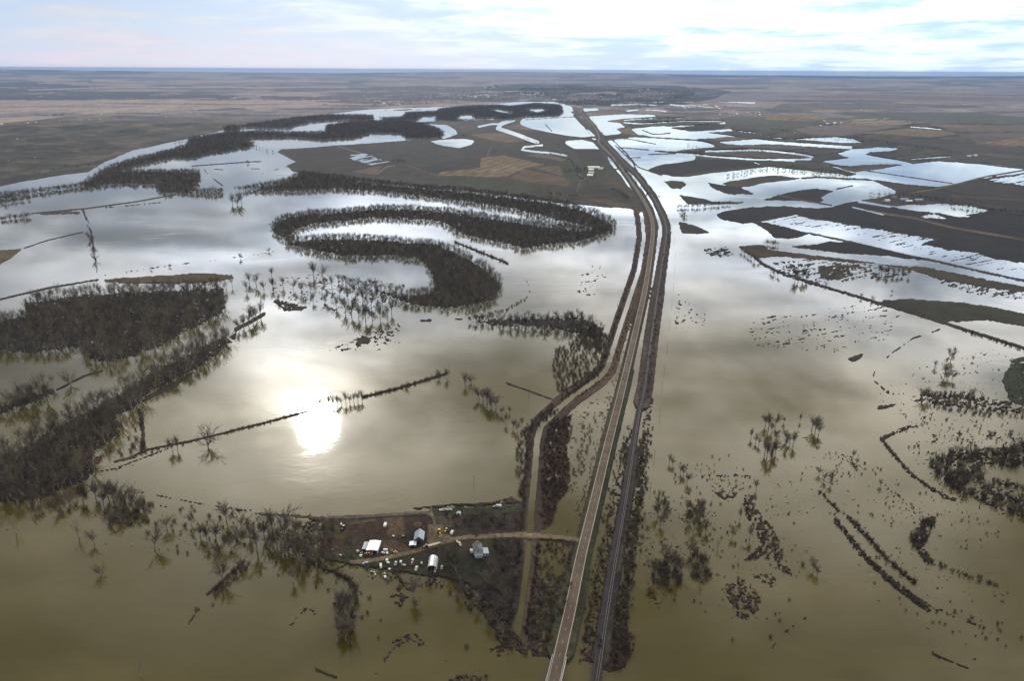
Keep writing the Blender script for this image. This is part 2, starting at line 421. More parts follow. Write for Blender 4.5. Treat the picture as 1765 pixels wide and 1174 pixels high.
area('1560,640 1650,610 1720,640 1700,668 1600,672', m=.22, col=DBROWN, a=.62)
band('1519,757 1540,746 1591,728 1611,733', 8, m=.62, col=DBROWN, a=.5)
band('1519,757 1547,791 1574,821 1618,850 1645,862', 8, m=.62, col=DBROWN, a=.5)
area('1560,712 1680,718 1720,745 1640,760 1570,740', m=.25, col=DBROWN, a=.6)
area('1560,770 1620,745 1700,738 1765,745 1765,905 1690,880 1640,850 1600,830', m=.30, col=DBROWN, a=.55)
area('1600,798 1640,778 1700,775 1765,765 1900,760 1900,960 1765,897 1700,868 1650,848 1612,815', m=.46, col=FLOOR, a=.6)
area('1690,800 1765,810 1900,830 1900,880 1765,852 1700,832', m=.0)
area('1705,820 1765,835 1765,846 1712,832', m=.5, col=DBROWN, a=.6)
band('1414,849 1448,883', 5, m=.62, col=DBROWN, a=.5); band('1461,890 1533,968 1577,1006', 8, m=.56, col=DBROWN, a=.5)
band('1441,897 1489,958 1540,1006 1601,1050', 9, m=.66, col=DBROWN, a=.5, wd2=14)
area('1567,920 1591,893 1618,886 1608,910 1591,944 1608,965 1594,970 1570,935', m=.58, col=DBROWN, a=.5)
band('1600,970 1660,990 1720,1012', 6, m=.42, col=DBROWN, a=.5); band('1600,1045 1680,1075 1700,1085', 8, m=.42, col=DBROWN, a=.5)
area('1281,852 1301,856 1311,886 1335,910 1356,965 1366,992 1342,982 1335,965 1281,968 1308,937 1301,910 1284,890', m=.50, col=(.040, .026, .024), a=.7)
area('1250,1006 1284,999 1315,1040 1315,1053 1281,1077 1260,1040 1247,1023', m=.48, col=(.040, .026, .024), a=.7)
area('1233,842 1274,849 1260,866 1236,856', m=.52, col=(.042, .028, .024), a=.7)
area('1200,812 1290,815 1300,845 1230,850', m=.34, col=DBROWN, a=.6)
area('1288,989 1328,989 1352,1006 1328,1014', m=.48, col=DBROWN, a=.6)
area('1380,800 1450,806 1460,835 1420,840', m=.26, col=DBROWN, a=.6); area('1440,775 1500,800 1515,815 1470,810', m=.30, col=DBROWN, a=.6)
area('1510,830 1580,860 1615,890 1570,900 1530,880', m=.28, col=DBROWN, a=.6)
band('1608,1127 1642,1142 1669,1152', 4, m=.8, col=DBROWN, a=.5); band('1669,1140 1700,1130 1744,1145', 2.5, m=.8, col=DBROWN, dash=.4, a=.4)
band('1328,1121 1350,1092 1390,1064', 3, m=.8, col=DBROWN, dash=.35); band('1334,1124 1360,1095 1402,1066', 2, m=.8, col=DBROWN, dash=.35)
for cx_, cy_, rx_, ry_, mm_ in ((1180, 900, 60, 60, .22), (1330, 930, 70, 90, .17), (1480, 860, 90, 60, .16), (1400, 900, 70, 50, .12), (1560, 980, 90, 70, .15), (1680, 1010, 90, 60, .15), (1650, 900, 80, 60, .15), (1260, 1020, 60, 60, .16), (1130, 960, 30, 90, .30), (1600, 690, 90, 40, .20), (1700, 660, 70, 60, .20), (1330, 860, 60, 40, .2)):
    th_ = np.linspace(0, 2 * np.pi, 14)[:-1]
    pp_ = np.stack([cx_ + rx_ * np.cos(th_), cy_ + ry_ * np.sin(th_)], 1)
    w_ = window(cx_ - rx_, cy_ - ry_, cx_ + rx_, cy_ + ry_)
    q_ = inside(pp_, GX[w_], GY[w_]) & (M[w_] < .01)
    M[w_][q_] = mm_; A[w_][q_] = .62; K[w_][q_] = DBROWN
area('1380,730 1400,765 1430,768 1425,778 1385,770 1370,745', m=.30, col=BANK, a=.5)
area('1480,1060 1600,1080 1700,1100 1765,1110 1765,1130 1640,1100 1500,1075', m=.14, col=DBROWN, a=.6)
# ---- left of the highway: the field peninsula
area('478,262 484,257 530,254 600,249 680,243 745,239 770,238 788,231 784,224 770,215 700,211 780,207 860,207 885,203 905,202 898,210 900,215 920,222 950,229 985,234 1015,238 1030,244 1050,280 1076,312 1110,358 1050,358 985,352 900,342 800,332 700,322 600,308 530,300 505,295 495,285 510,278', m=1, col=OLIVE, a=.12)
area('742,243 770,240 800,239 818,242 812,249 790,255 770,252 755,248', m=0, s=.2)
area('975,242 1005,241 1022,246 1031,257 990,256 975,247', m=0)
band('885,206 864,213 858,221 880,228 900,235 912,240 926,245', 6.5, m=0, a=.3); band('825,218 850,213 866,214', 3, m=0); band('935,250 903,253 900,258 920,261 955,264 976,268', 3, m=0, a=.5)
area('480,262 530,255 610,249 640,262 690,284 600,297 540,297 505,288', col=(.040, .034, .027))
area('600,270 640,268 674,279 640,285 615,278', m=.45, s=.5); area('597,266 630,264 652,270 620,270', m=.40, s=.5)
band('582,252 628,265', 1.6, col=(.16, .14, .12)); band('484,260 505,275', 2, col=BANK)
area('600,250 745,240 788,232 800,246 860,256 856,266 784,270 700,283 680,272 640,262', col=(.044, .041, .033))
area('784,274 829,271 830,289 750,298 716,291', col=(.036, .032, .028))
area('830,271 873,268 941,284 914,289 873,306 815,304 757,301 761,296 829,289', col=TANF)
area('917,288 982,284 980,301 968,302', col=(.120, .088, .050)); area('876,307 907,291 968,303 982,311 979,320 904,313', col=(.115, .078, .046))
area('907,267 931,264 975,274 968,277 948,274', col=(.125, .095, .062)); area('807,231 853,229 897,231 907,243 876,246 839,240', col=(.135, .098, .068))
area('868,217 904,214 924,222 917,228 887,223', col=(.125, .085, .062)); area('700,212 790,209 850,210 800,228 790,224', col=(.062, .050, .042))
area('885,222 920,224 985,236 960,240 930,246 912,236', col=SOILB); area('873,266 910,268 968,278 1000,280 985,284 941,283', col=(.040, .036, .032))
area('607,295 658,286 648,302', col=(.125, .095, .060)); area('648,303 678,285 700,284 753,304 720,308', col=(.046, .040, .028))
band('650,300 666,287 680,285', 1.8, col=(.17, .15, .13)); band('700,284 740,298 760,304', 1.5, col=TANB)
band('873,306 905,290 941,284 985,281', 1.8, col=SOILB); band('907,291 980,307', 1.6, col=SOILB); band('846,254 840,268', 3, col=TANB)
area('999,328 1009,316 1067,325 1084,338 1081,345 1002,338', col=(.036, .035, .020)); area('1009,315 1057,304 1072,322 1067,325', col=(.060, .048, .030))
area('990,259 1030,258 1048,279 1000,275', col=(.034, .031, .027)); area('960,278 1010,276 1045,290 1040,302 1000,312 975,310', col=(.042, .046, .024))
area('757,303 815,305 900,316 970,324 990,335 900,333 800,318', col=(.044, .046, .026))
band('940,332 1002,340 1084,357 1104,363', 5, m=1, col=(.085, .056, .038)); band('994,330 1000,312 1020,304', 2, col=TANB)
# ---- small dikes, islands and dashes in the left flood
area('-330,420 0,431 41,428 20,445 0,455 -330,500', m=1, col=(.105, .088, .040))
band('41,428 82,414 143,400', 1.8, m=1, col=DBROWN, a=.5)
band('54,368 150,359 238,347 303,335', 2.4, m=1, col=BANK, a=.2); band('70,369 137,366', 3.5, m=.8, col=BANK); band('105,367 136,367', 5, m=.75, col=BANK); band('180,358 277,349', 1.5, m=1, col=DBROWN, dash=.3)
band('143,362 157,400 163,440 168,472', 3.5, m=.6, col=DBROWN, dash=.2, a=.6)
band('180,475 245,465 327,453', 2.4, m=.9, col=DBROWN, dash=.2, a=.4); band('358,450 409,443 460,436 497,428', 1.8, m=.8, col=DBROWN, dash=.3, a=.4)
band('134,441 136,466', 2.2, m=.7, col=DBROWN, dash=.3)
band('331,286 426,279 450,278', 2, m=1, col=DBROWN); band('367,291 392,293', 1.5, m=.9, col=DBROWN, dash=.3); band('430,291 461,290', 1.5, m=.9, col=DBROWN, dash=.3); band('450,299 500,286', 1.2, m=.9, col=DBROWN); band('352,292 357,299', 1.6, m=1, col=DBROWN); band('368,308 384,320', 2.2, m=1, col=DBROWN)
band('-300,590 -100,545 0,516 85,496 170,482', 3.5, m=1, col=DBROWN)
area('180,480 270,475 350,471 402,474 405,481 350,489 230,489 182,485', m=1, col=(.074, .060, .033), a=.4)
band('-300,790 -120,735 0,700 54,687 102,670 143,649 177,639', 4, m=1, col=DBROWN)
area('409,571 354,607 255,668 228,694 236,698 300,668 360,622 406,584', m=1, col=(.036, .032, .020))
band('406,568 430,556 455,541', 7, m=1, col=DBROWN)
band('240,707 246,740 247,778', 8, m=.9, col=DBROWN, a=.5)
band('225,788 255,775 340,758 388,746 456,729 531,709', 4, m=.95, col=DBROWN, a=.3); band('624,685 692,668 770,644', 5, m=.95, col=DBROWN, a=.3)
area('136,811 153,791 177,784 172,796 146,819', m=1, col=(.070, .040, .026)); band('197,796 235,787', 4.5, m=1, col=(.062, .046, .034)); band('146,818 198,808 283,776', 2.6, m=1, col=DBROWN)
band('198,812 230,802', 2, m=1, col=BANK)
band('235,847 358,871 409,878 484,885 548,890', 2.6, m=.95, col=DBROWN, dash=.22, a=.3); band('272,871 378,891', 2.2, m=.9, col=DBROWN, dash=.3)
band('356,885 385,892', 3, m=1, col=DBROWN)
band('0,914 60,912 116,908', 2, m=.7, col=DBROWN, dash=.3); band('170,937 252,944 307,951 351,961', 2, m=.8, col=DBROWN, dash=.35)
band('528,965 579,988 600,999 612,1012 615,1040', 9, m=.62, col=DBROWN, a=.5)
area('470,504 500,512 531,529 520,536 490,536 470,522', m=.72, col=(.046, .032, .022), a=.5)
area('410,500 480,480 560,470 700,490 690,530 600,545 540,530 470,515', m=.30, col=DBROWN, a=.65)
area('560,608 594,590 640,570 680,556 692,562 680,592 620,603 580,606', m=.36, col=DBROWN, a=.75); area('612,584 628,580 640,585 636,592 615,591', m=1, col=DBROWN)
area('720,551 742,549 744,554 724,555', m=1, col=DBROWN)
band('640,607 680,595 692,590', 2.5, m=.8, col=DBROWN, dash=.3); band('575,601 600,590', 2.5, m=.8, col=DBROWN, dash=.3)
band('784,417 876,454', 4, m=.9, col=FLOOR); band('870,453 907,481 914,501 907,515 870,532 801,549', 2.2, m=.85, col=DBROWN, dash=.3, a=.4)
band('696,552 798,550', 1.8, m=.9, col=DBROWN, dash=.15); band('757,620 786,630', 1.6, m=.9, col=DBROWN, dash=.3); band('825,644 859,656', 2, m=.8, col=DBROWN, dash=.4); band('872,660 951,688', 3.5, m=.95, col=DBROWN)
area('1002,495 1008,478 1022,468 1034,480 1036,500 1022,510 1008,508', m=.85, col=(.040, .036, .024), s=.4, a=.5); area('995,505 1000,470 1030,440 1045,480 1040,512', m=.20, col=DBROWN, s=.5, a=.6)
band('648,1162 675,1121 706,1101 733,1115 777,1145', 5, m=.50, col=(.060, .055, .046), a=.6); band('676,1108 712,1092 730,1108', 6, m=.5, col=DBROWN, a=.6)
band('501,1077 531,1046 545,1060', 6, m=.5, col=DBROWN, a=.6); band('545,1155 580,1168', 5, m=.8, col=DBROWN, a=.5); area('770,1172 800,1163 838,1166 850,1180 770,1185', m=.50, col=DBROWN, a=.75)
area('840,1118 870,1110 890,1130 850,1135', m=.5, col=DBROWN, a=.6); area('660,1030 690,1005 720,1010 690,1050', m=.42, col=DBROWN, a=.6)
area('560,880 548,920 500,960 420,980 380,960 280,940 180,930 230,890 330,880 400,880', m=.13, col=DBROWN, a=.65)
band('358,1025 385,1000 420,968', 6, m=.85, col=(.046, .030, .024), a=.5); band('325,1075 345,1048', 4, m=.55, col=(.046, .030, .024), a=.5)
band('285,1155 318,1112', 1.5, m=.6, col=DBROWN, dash=.5)
# ---- woods: dark littered floor, half flooded
GROVES = {
 'left': P('-300,560 -60,548 0,532 60,516 120,508 200,500 300,496 388,492 394,522 386,542 350,562 308,580 284,598 250,610 214,622 172,628 152,624 142,600 60,614 0,608 -80,612 -300,640'),
 'diagonal': P('392,574 334,598 284,628 234,656 192,682 150,704 100,732 50,760 0,784 -80,812 -300,864 -300,960 -80,884 0,872 60,864 100,852 150,832 170,812 160,792 180,772 214,747 202,722 235,707 245,692 270,674 330,642 380,612 405,588'),
 'dike row': P('-300,770 -60,722 0,694 60,674 92,664 100,676 60,697 0,718 -60,750 -300,830'),
 'river bank': P('400,330 440,322 487,314 505,305 520,298 580,305 640,314 720,322 800,328 870,336 955,348 1010,362 1045,376 1062,390 1030,393 980,386 930,373 880,361 800,349 720,339 650,331 580,327 500,330'),
 'upper loop': P('466,395 475,382 500,372 540,366 580,365 640,358 700,358 760,362 830,372 880,380 950,390 1010,395 1060,390 1055,400 1018,413 1000,418 940,424 905,430 860,420 830,413 790,402 770,390 745,382 690,378 640,378 590,383 545,388 515,396 500,408 480,410'),
 'lower loop': P('478,410 510,414 560,410 640,410 700,416 745,417 790,435 830,455 858,480 866,497 850,522 810,532 760,535 710,530 640,502 580,490 580,482 640,492 700,508 745,500 742,480 735,460 715,448 680,442 640,443 600,444 560,438 520,430 490,420'),
 'strip': P('800,551 860,546 920,545 1000,543 1045,562 1040,590 960,572 900,566 860,566 812,560'),
 'far point': P('165,303 190,287 240,272 285,262 322,250 325,240 360,233 385,235 420,240 437,248 430,254 385,261 350,267 330,273 300,272 260,280 220,289 180,300'),
 'far bank': P('-200,356 0,335 68,329 136,321 167,302 200,295 259,295 313,295 344,297 347,315 325,329 385,329 388,337 337,336 300,333 290,336 272,331 269,319 191,319 136,326 68,335 0,345 -200,372'),
 'west shore': P('387,219 402,216 412,218 445,212 470,209 509,203 566,198 600,198 641,199 646,205 625,209 600,206 545,210 511,216 499,221 453,221 434,219 412,221 411,228 387,228'),
 'north shore': P('362,234 385,230 445,227 477,228 520,229 560,228 562,217 600,211 651,209 705,210 736,215 753,221 766,230 760,236 736,239 700,238 690,230 640,229 610,238 600,239 555,241 504,237 453,238 420,240'),
 'far loop': P('653,204 695,202 699,194 728,193 750,192 763,187 804,183 855,181 881,183 924,178 965,181 971,193 963,199 905,201 881,205 779,209 748,206 753,199 728,200 717,207 668,209'),
}
HOLES = [P('784,206 795,197 812,197 820,203 860,202 850,205 800,207'), P('835,188 857,187 885,193 880,196 865,195 850,191'), P('900,187 935,186 945,191 925,195 912,191'), P('735,207 740,200 758,199 750,205')]
for k, g in GROVES.items():
    area(g, m=.78 if k in ('left', 'diagonal', 'dike row', 'strip') else .80, col=FLOOR, a=.55)
gm_ = np.zeros(GX.shape, bool)
for k, g in GROVES.items():
    w_ = window(g[:, 0].min(), g[:, 1].min(), g[:, 0].max(), g[:, 1].max())
    gm_[w_] |= inside(g, WX[w_], WY[w_])
def soft_(a_, n):
    c_ = np.cumsum(np.cumsum(np.pad(a_.astype(float), ((n + 1, n), (n + 1, n)), 'edge'), 0), 1)
    k_ = 2 * n + 1
    return (c_[k_:, k_:] - c_[:-k_, k_:] - c_[k_:, :-k_] + c_[:-k_, :-k_]) / k_ ** 2
ge_ = soft_(gm_, 4)
M[gm_ & (ge_ < .86) & (GY > 310)] = .30
M[gm_ & (ge_ >= .86) & (GY > 310)] = .72
A[gm_ & (GY > 310)] = .62
for g in HOLES:
    area(g, m=0)
area('0,525 40,520 44,545 0,552', m=0); area('-330,640 -100,632 0,622 60,627 142,614 150,640 100,655 0,680 -100,700 -330,740', m=0)
area('762,184 787,183 876,178 917,173 940,171 954,175 970,179 935,181 900,181 820,183', m=0)
area('600,193 700,187 758,187 760,189 720,191 640,195', m=.2, s=.4); area('640,190 700,188 735,188 690,190', m=1, col=TANB)
# far wooded bottoms about the town
area('900,150 1000,147 1130,150 1200,158 1180,178 1090,186 1000,183 960,178 930,166 890,158', m=1)
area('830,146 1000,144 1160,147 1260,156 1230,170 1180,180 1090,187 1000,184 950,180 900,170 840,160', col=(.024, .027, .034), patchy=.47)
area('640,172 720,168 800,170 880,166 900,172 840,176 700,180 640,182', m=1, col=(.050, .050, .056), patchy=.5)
for q, wd in (('1054,181 1100,179 1132,181', 2.5), ('985,163 1032,160.5 1060,161', 3.2), ('1090,153 1110,152', 1.4), ('975,169.5 1015,169.5', 2), ('1128,176 1160,173 1185,175', 2.5), ('1165,174 1230,173 1300,177', 3.2), ('1170,181 1210,182 1230,185', 2.2),
              ('1037,147 1080,148', 1.2), ('1070,154 1110,155', 1.4), ('1080,191 1100,189', 2), ('1155,180 1180,182', 3)):
    band(q, wd, m=0, a=.5)
area('1013,190 1072,192 1072,197 1030,197', m=1, col=PURB)

# ---- roads, tracks and canal: traced centre lines
HWY = P('925,1290 939,1228 955,1174 968,1115 983,1051 1001,960 1008,932 1028,850 1046,774 1073,668 1100,552 1112,500 1121,441 1127,390 1119,362 1105,338 1082,304 1057,271 1040,254 1030,244 1034,236 1025,218 1010,202 998,191 988,184')
RAIL = P('1003,1290 1017,1228 1030,1174 1046,1060 1062,960 1081,850 1092,774 1101,715 1112,668 1122,586 1132,518 1142,450 1149,407 1149,390 1143,372 1126,338 1101,304 1070,275 1040,241 999,205 987,183')
CANAL = P('891,1090 898,1040 908,978 912,934 914,914 916,876 921,825 926,757 933,733 965,702 985,685 1033,651 1047,634 1064,579 1084,518 1101,467 1110,410 1106,369 1100,362')
def along(line, y0, y1):
    """part of a traced line between two plan heights, resampled"""
    ys = np.linspace(y0, y1, 60)
    o = np.argsort(line[:, 1])
    xs = np.interp(ys, line[o, 1], line[o, 0])
    return np.stack([xs, ys], 1)
def taper(line, y0, y1, w0, w1, **kw):
    pts = along(line, y0, y1)
    band(pts, w0, wd2=w1, **kw)
def shift(line, a0, a1):
    """side-shifted copy of a line, in plan pixels growing with nearness"""
    f = np.interp(line[:, 1], [185, 1174], [a0, a1])
    return np.stack([line[:, 0] + f, line[:, 1]], 1)
# ground between canal and tracks
area('948,719 982,716 990,733 977,774 984,820 976,850 962,868 950,905 936,915 925,885 930,800 935,757', m=.66, col=RED, a=.6)
area('982,716 1020,690 1058,675 1040,760 1015,850 1000,922 975,922 978,880 982,850 980,774', m=.30, col=MUD, a=.55)
area('1000,700 1030,690 1010,800 985,880 975,870 990,790', m=.26, col=(.060, .060, .056), a=.6)
area('920,936 1000,933 985,1000 962,1080 945,1135 920,1135 898,1104 905,1080 918,1000', m=.60, col=(.040, .032, .026), a=.5)
area('928,945 965,938 985,945 972,985 950,1010 925,990', m=.32, col=MUD, a=.5)
taper(shift(RAIL, 4, 26), 690, 1130, 12, 34, m=.46, col=DBROWN, a=.6); taper(shift(RAIL, -3, -22), 740, 1130, 14, 30, m=.42, col=DBROWN, a=.6)
area('1055,1090 1085,1080 1090,1120 1078,1152 1050,1160 1030,1150 1010,1130 1030,1100', m=.80, col=(.042, .026, .022), a=.5)
taper(shift(RAIL, 3, 13), 300, 700, 4, 7, m=.60, col=DBROWN, a=.6)
# canal: two brushy banks with the water between
taper(CANAL, 366, 640, 24, 33, m=1, col=BANK); taper(CANAL, 640, 705, 33, 36, m=1, col=BANK); taper(CANAL, 700, 930, 36, 36, m=1, col=(.046, .034, .027)); taper(CANAL, 930, 1098, 32, 40, m=1, col=(.060, .048, .034))
taper(shift(CANAL, -7, -12), 366, 700, 5, 8, m=1, col=(.046, .030, .026)); taper(shift(CANAL, 6, 12), 366, 700, 4, 8, m=1, col=(.080, .052, .036))
taper(CANAL, 368, 700, 5.5, 9, m=0, a=.05); taper(CANAL, 700, 918, 9, 12, m=0, a=.05); taper(CANAL, 935, 1090, 9, 15, m=0, a=.1)
# earth banks that carry the roads
taper(HWY, 1118, 990, 50, 44, m=1, col=(.042, .042, .024), a=.12, h=1.6); taper(HWY, 990, 700, 32, 25, m=1, col=(.044, .040, .022), a=.12, h=1.6); taper(HWY, 700, 500, 22, 18, m=1, col=(.044, .036, .024), a=.1, h=1.6); taper(HWY, 500, 330, 18, 15, m=1, col=SOILB, a=.1, h=1.6); taper(HWY, 330, 186, 13, 5, m=1, col=SOILB, h=1.2)
taper(shift(HWY, 6, 15), 1060, 640, 13, 7, m=1, col=(.024, .028, .014), h=1.3)
taper(RAIL, 1135, 774, 30, 19, m=1, col=(.040, .033, .032), a=.12, h=1.6); taper(RAIL, 692, 500, 29, 23, m=1, col=(.066, .049, .040), a=.10, h=1.8); taper(RAIL, 500, 340, 21, 12, m=1, col=(.050, .040, .034), a=.15, h=1.8); taper(RAIL, 340, 186, 13, 5, m=1, col=SOILB, h=1.4)
band('1060,250 1090,279 1107,312', 1.8, m=1, col=DBROWN); band('1055,240 1078,262 1100,288 1140,302', 2, m=1, col=DBROWN); band('1068,254 1118,258', 1.6, m=1, col=DBROWN); band('1128,260 1200,263', 1.8, m=1, col=DBROWN)
band('940,214 951,226', 1.8, m=1, col=DBROWN); band('1084,272 1105,271', 1.5, m=1, col=BANK); band('1100,235 1180,240 1240,243', 1.8, m=1, col=SOILB); band('1076,238 1130,248', 1.2, m=1, col=DBROWN); band('1118,266 1165,264', 1.5, m=1, col=DBROWN)
band('1107,224 1125,231 1135,231 1155,229', 1.6, m=1, col=DBROWN); band('1074,212 1098,232', 2, m=1, col=TANB); band('905,206 990,201', 1, m=1, col=SOILB)
band('1002,238 1033,236 1075,237', 3.5, m=1, col=DBROWN, a=.5); band('1056,291 1085,291', 1.4, m=1, col=DBROWN); band('994,196 1012,201', 2, m=1, col=DBROWN); band('985,192 996,205', 3, m=.7, col=DBROWN)
band('988,198 1010,222 1022,238', 2.5, m=.75, col=DBROWN); band('1003,188 1041,237', 3, m=1, col=SOILB)
# ---- the farm on its dry patch
FARM = P('508,900 540,894 600,889 700,885 740,882 745,876 850,869 884,859 897,868 903,920 903,960 893,1050 880,1082 898,1102 870,1088 840,1064 815,1024 770,998 730,992 680,987 640,980 600,972 560,967 540,952 528,925')
area(FARM, m=1, col=(.038, .029, .021), a=.2, h=.5)
area('600,898 650,895 680,900 668,930 620,925 590,930 560,912', col=(.044, .028, .019)); area('660,893 700,891 698,925 670,935 662,915', col=(.070, .048, .032)); area('697,891 734,888 738,915 715,930 698,925', col=(.036, .024, .019))
area('612,897 646,893 646,899 600,905', col=(.062, .058, .026)); area('563,916 580,905 600,915 590,935 565,930', col=(.058, .052, .026)); area('548,955 600,945 630,955 620,970 585,970', col=(.036, .036, .020)); area('550,930 625,930 620,945 555,950', col=(.048, .034, .024))
area('745,886 900,880 901,920 840,920 790,912 762,915 748,905', col=(.028, .023, .020)); area('745,882 860,872 895,874 896,882 745,890', col=(.034, .038, .020)); area('745,890 800,888 800,905 760,910', col=(.054, .046, .036))
area('738,905 762,905 770,935 735,945', col=(.110, .084, .058)); area('640,930 680,930 720,950 680,958', col=(.072, .052, .036))
area('640,965 730,955 740,990 680,984 640,976', col=(.030, .032, .019)); area('760,950 830,960 850,990 800,1000 755,985', col=(.026, .026, .016)); area('835,928 870,928 858,948 838,955', col=(.040, .040, .018)); area('850,930 903,925 893,1050 880,1080 840,1064 815,1020 860,985', col=(.026, .021, .019))
area('836,1060 800,1030 775,1000 800,1000 840,1035 880,1090 900,1110 930,1110 900,1130 860,1110', m=.6, col=DBROWN, a=.5)
band('560,990 600,972 612,965', 3, m=.8, col=DBROWN, a=.4); area('600,975 700,985 770,1000 760,1020 690,1005 640,1000', m=.35, col=DBROWN, a=.55)
band('998,931 980,929 921,924 890,922 833,925 808,926 781,930 760,938 735,944 710,952 676,960 642,966 605,970', 7, m=1, col=DIRT, h=1.1)
band('980,929 921,924 890,922', 9, m=1, col=DIRT, h=1.3); band('748,912 749,900 744,889 735,885 717,884 676,887 622,891 553,893', 4.5, m=1, col=(.085, .076, .062), h=1.2); band('780,930 760,918 748,912', 7, col=DIRT)
band('553,893 500,889 440,886', 3.5, m=.9, col=(.07, .06, .05), a=.4); area('470,915 530,895 560,900 550,965 500,955', m=.42, col=DBROWN, a=.7)
band('553,897 622,896 717,888', 2.5, col=DBROWN); band('712,877 780,870 846,868 882,858 884,866', 3, m=1, col=DBROWN, h=.8); band('745,877 850,872 893,868', 2.2, m=0); band('742,876 745,890', 4, m=1, col=TANB)

# ------------------------------------------------------------------ relief
tm_ = (np.abs(K - np.array(TANF)).sum(-1) < 1e-6) | (np.abs(K - np.array((.120, .088, .050))).sum(-1) < 1e-6) | (np.abs(K - np.array(TANB)).sum(-1) < 1e-6)
K *= np.where(tm_, 1 + .20 * np.sin((GX * .42 + GY * 1.25 + 6 * (n_c - .5)) / 1.25) * (n_b > .40), 1.0)[..., None]   # stubble rows
def blur(a, n):
    for ax in (0, 1):
        p = np.concatenate([np.repeat(a.take([0], ax), n, ax), a, np.repeat(a.take([-1], ax), n, ax)], ax)
        c = np.cumsum(p, ax)
        c = np.concatenate([np.zeros_like(c.take([0], ax)), c], ax)
        k = 2 * n + 1
        hi = c.take(np.arange(k, c.shape[ax]), ax); lo = c.take(np.arange(0, c.shape[ax] - k), ax)
        a = (hi - lo) / k
    return a
fx = np.interp(GY, [130, 200, 300, 500, 800, 1174], [9, 9, 8, 7, 6.5, 6])
fy = np.interp(GY, [130, 200, 300, 500, 800, 1174], [1.6, 1.7, 2.2, 3.0, 4.0, 4.5])
cy = np.cumsum(np.concatenate([[0], np.diff(gt) / np.interp(gt[1:] + 125, [130, 200, 300, 500, 800, 1174], [1.6, 1.7, 2.2, 3.0, 4.0, 4.5])]))
CY = np.repeat(cy[:, None], NC, 1)
N1 = fbm(GX / 4.4, CY * 1.35, 5, 4, .66)
N2 = fbm(GX / 26.0 + GY / 60.0, GY / 1.6 + GX / 9.0, 91, 3, .6)
NN = (N1 - .5) * 2.4 * A + (N2 - .5) * 2.6 * S
SH = blur(M, 1) + NN * (1 - .999 * ((M <= .001) & (S < .01))) 
SH = np.where((blur(M, 2) > .999) & (A < .31), np.maximum(SH, .62), SH)
SH = np.where(FX, np.where(M > .5, np.maximum(SH, .60), np.minimum(SH, .38)), SH)
Zl = np.clip((SH - .5) * 3.2, -1.6, .55)
HB = blur(HX, 1)
Z = np.where(SH > .5, Zl + HB * sm(SH, .5, .9), Zl)
GP0 = ground(GX, GY)
D0 = np.hypot(GP0[..., 0], GP0[..., 1])
# bluffs and benches west of the river, low swells elsewhere on dry ground
hillm = blur(((M > .9) & (GX < 640)).astype(float), 5) * sm(GX, 660, 420) * sm(GY, 345, 300) * sm(GY, 160, 200)
hillr = blur(((M > .9) & (GX > 1100)).astype(float), 5) * sm(GY, 300, 240) * sm(GY, 150, 190)
wx, wy = GP0[..., 0], GP0[..., 1]
rel = fbm(wx / 420 + wy / 2600, wy / 700 - wx / 1500, 301, 5, .5)
rid = 1 - np.abs(2 * fbm(wx / 260 + wy / 900, wy / 520 - wx / 800, 407, 4, .55) - 1)
edge = np.interp(GX, [-330, 0, 60, 120, 180, 230, 300, 345, 410, 470, 560, 640], [328, 318, 310, 301, 280, 260, 245, 233, 219, 208, 198, 188])
Z = Z + sm(SH, .5, .6) * hillm * (rel * 20 + rid * 8 - 6).clip(0) * sm(edge - GY, 5, 48) + hillr * 7 * rel * sm(SH, .5, .6)
# far country rises to distant benches
CAP = 36000.0
strip = (GX > 1120 + GT * 10) & (GT > 2.4 + .35 * np.sin(GX / 60)) & (GT < 4.6 + .5 * np.sin(GX / 47 + 1))
capa = np.where((GX > 1110) & (GT <= 4.6), 68000.0, CAP)
Df = (np.maximum(D0, 1) ** -3.2 + capa ** -3.2) ** (-1 / 3.2)
Df = np.where(strip, D0 * 1.002, Df)
RD = rays(GX, GY)
s_ = (Z - H) / np.minimum(RD[..., 2], -1e-5)
sflat = s_
hd = np.hypot(RD[..., 0], RD[..., 1])
scap = Df / hd
s_ = np.where(GY < 175, np.where(strip, scap, np.minimum(sflat, scap)), sflat)
V = RD * s_[..., None]
V[..., 2] += H
TZ = V[..., 2]

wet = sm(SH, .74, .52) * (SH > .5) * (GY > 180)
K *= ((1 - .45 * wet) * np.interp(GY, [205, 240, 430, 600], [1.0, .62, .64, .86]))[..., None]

def zat(px, py):
    """ground level under a plan point (the flood counts as level 0)"""
    j = int(np.clip(np.searchsorted(gx, px), 0, NC - 1)); i = int(np.clip(np.searchsorted(gt, py - float(ridge_y(px))), 0, NR - 1))
    return max(0.0, float(TZ[i, j]))
def at(px, py, dz=0.0):
    z = zat(px, py)
    p = ground(px, py, z)
    return Vector((p[0], p[1], z + dz))

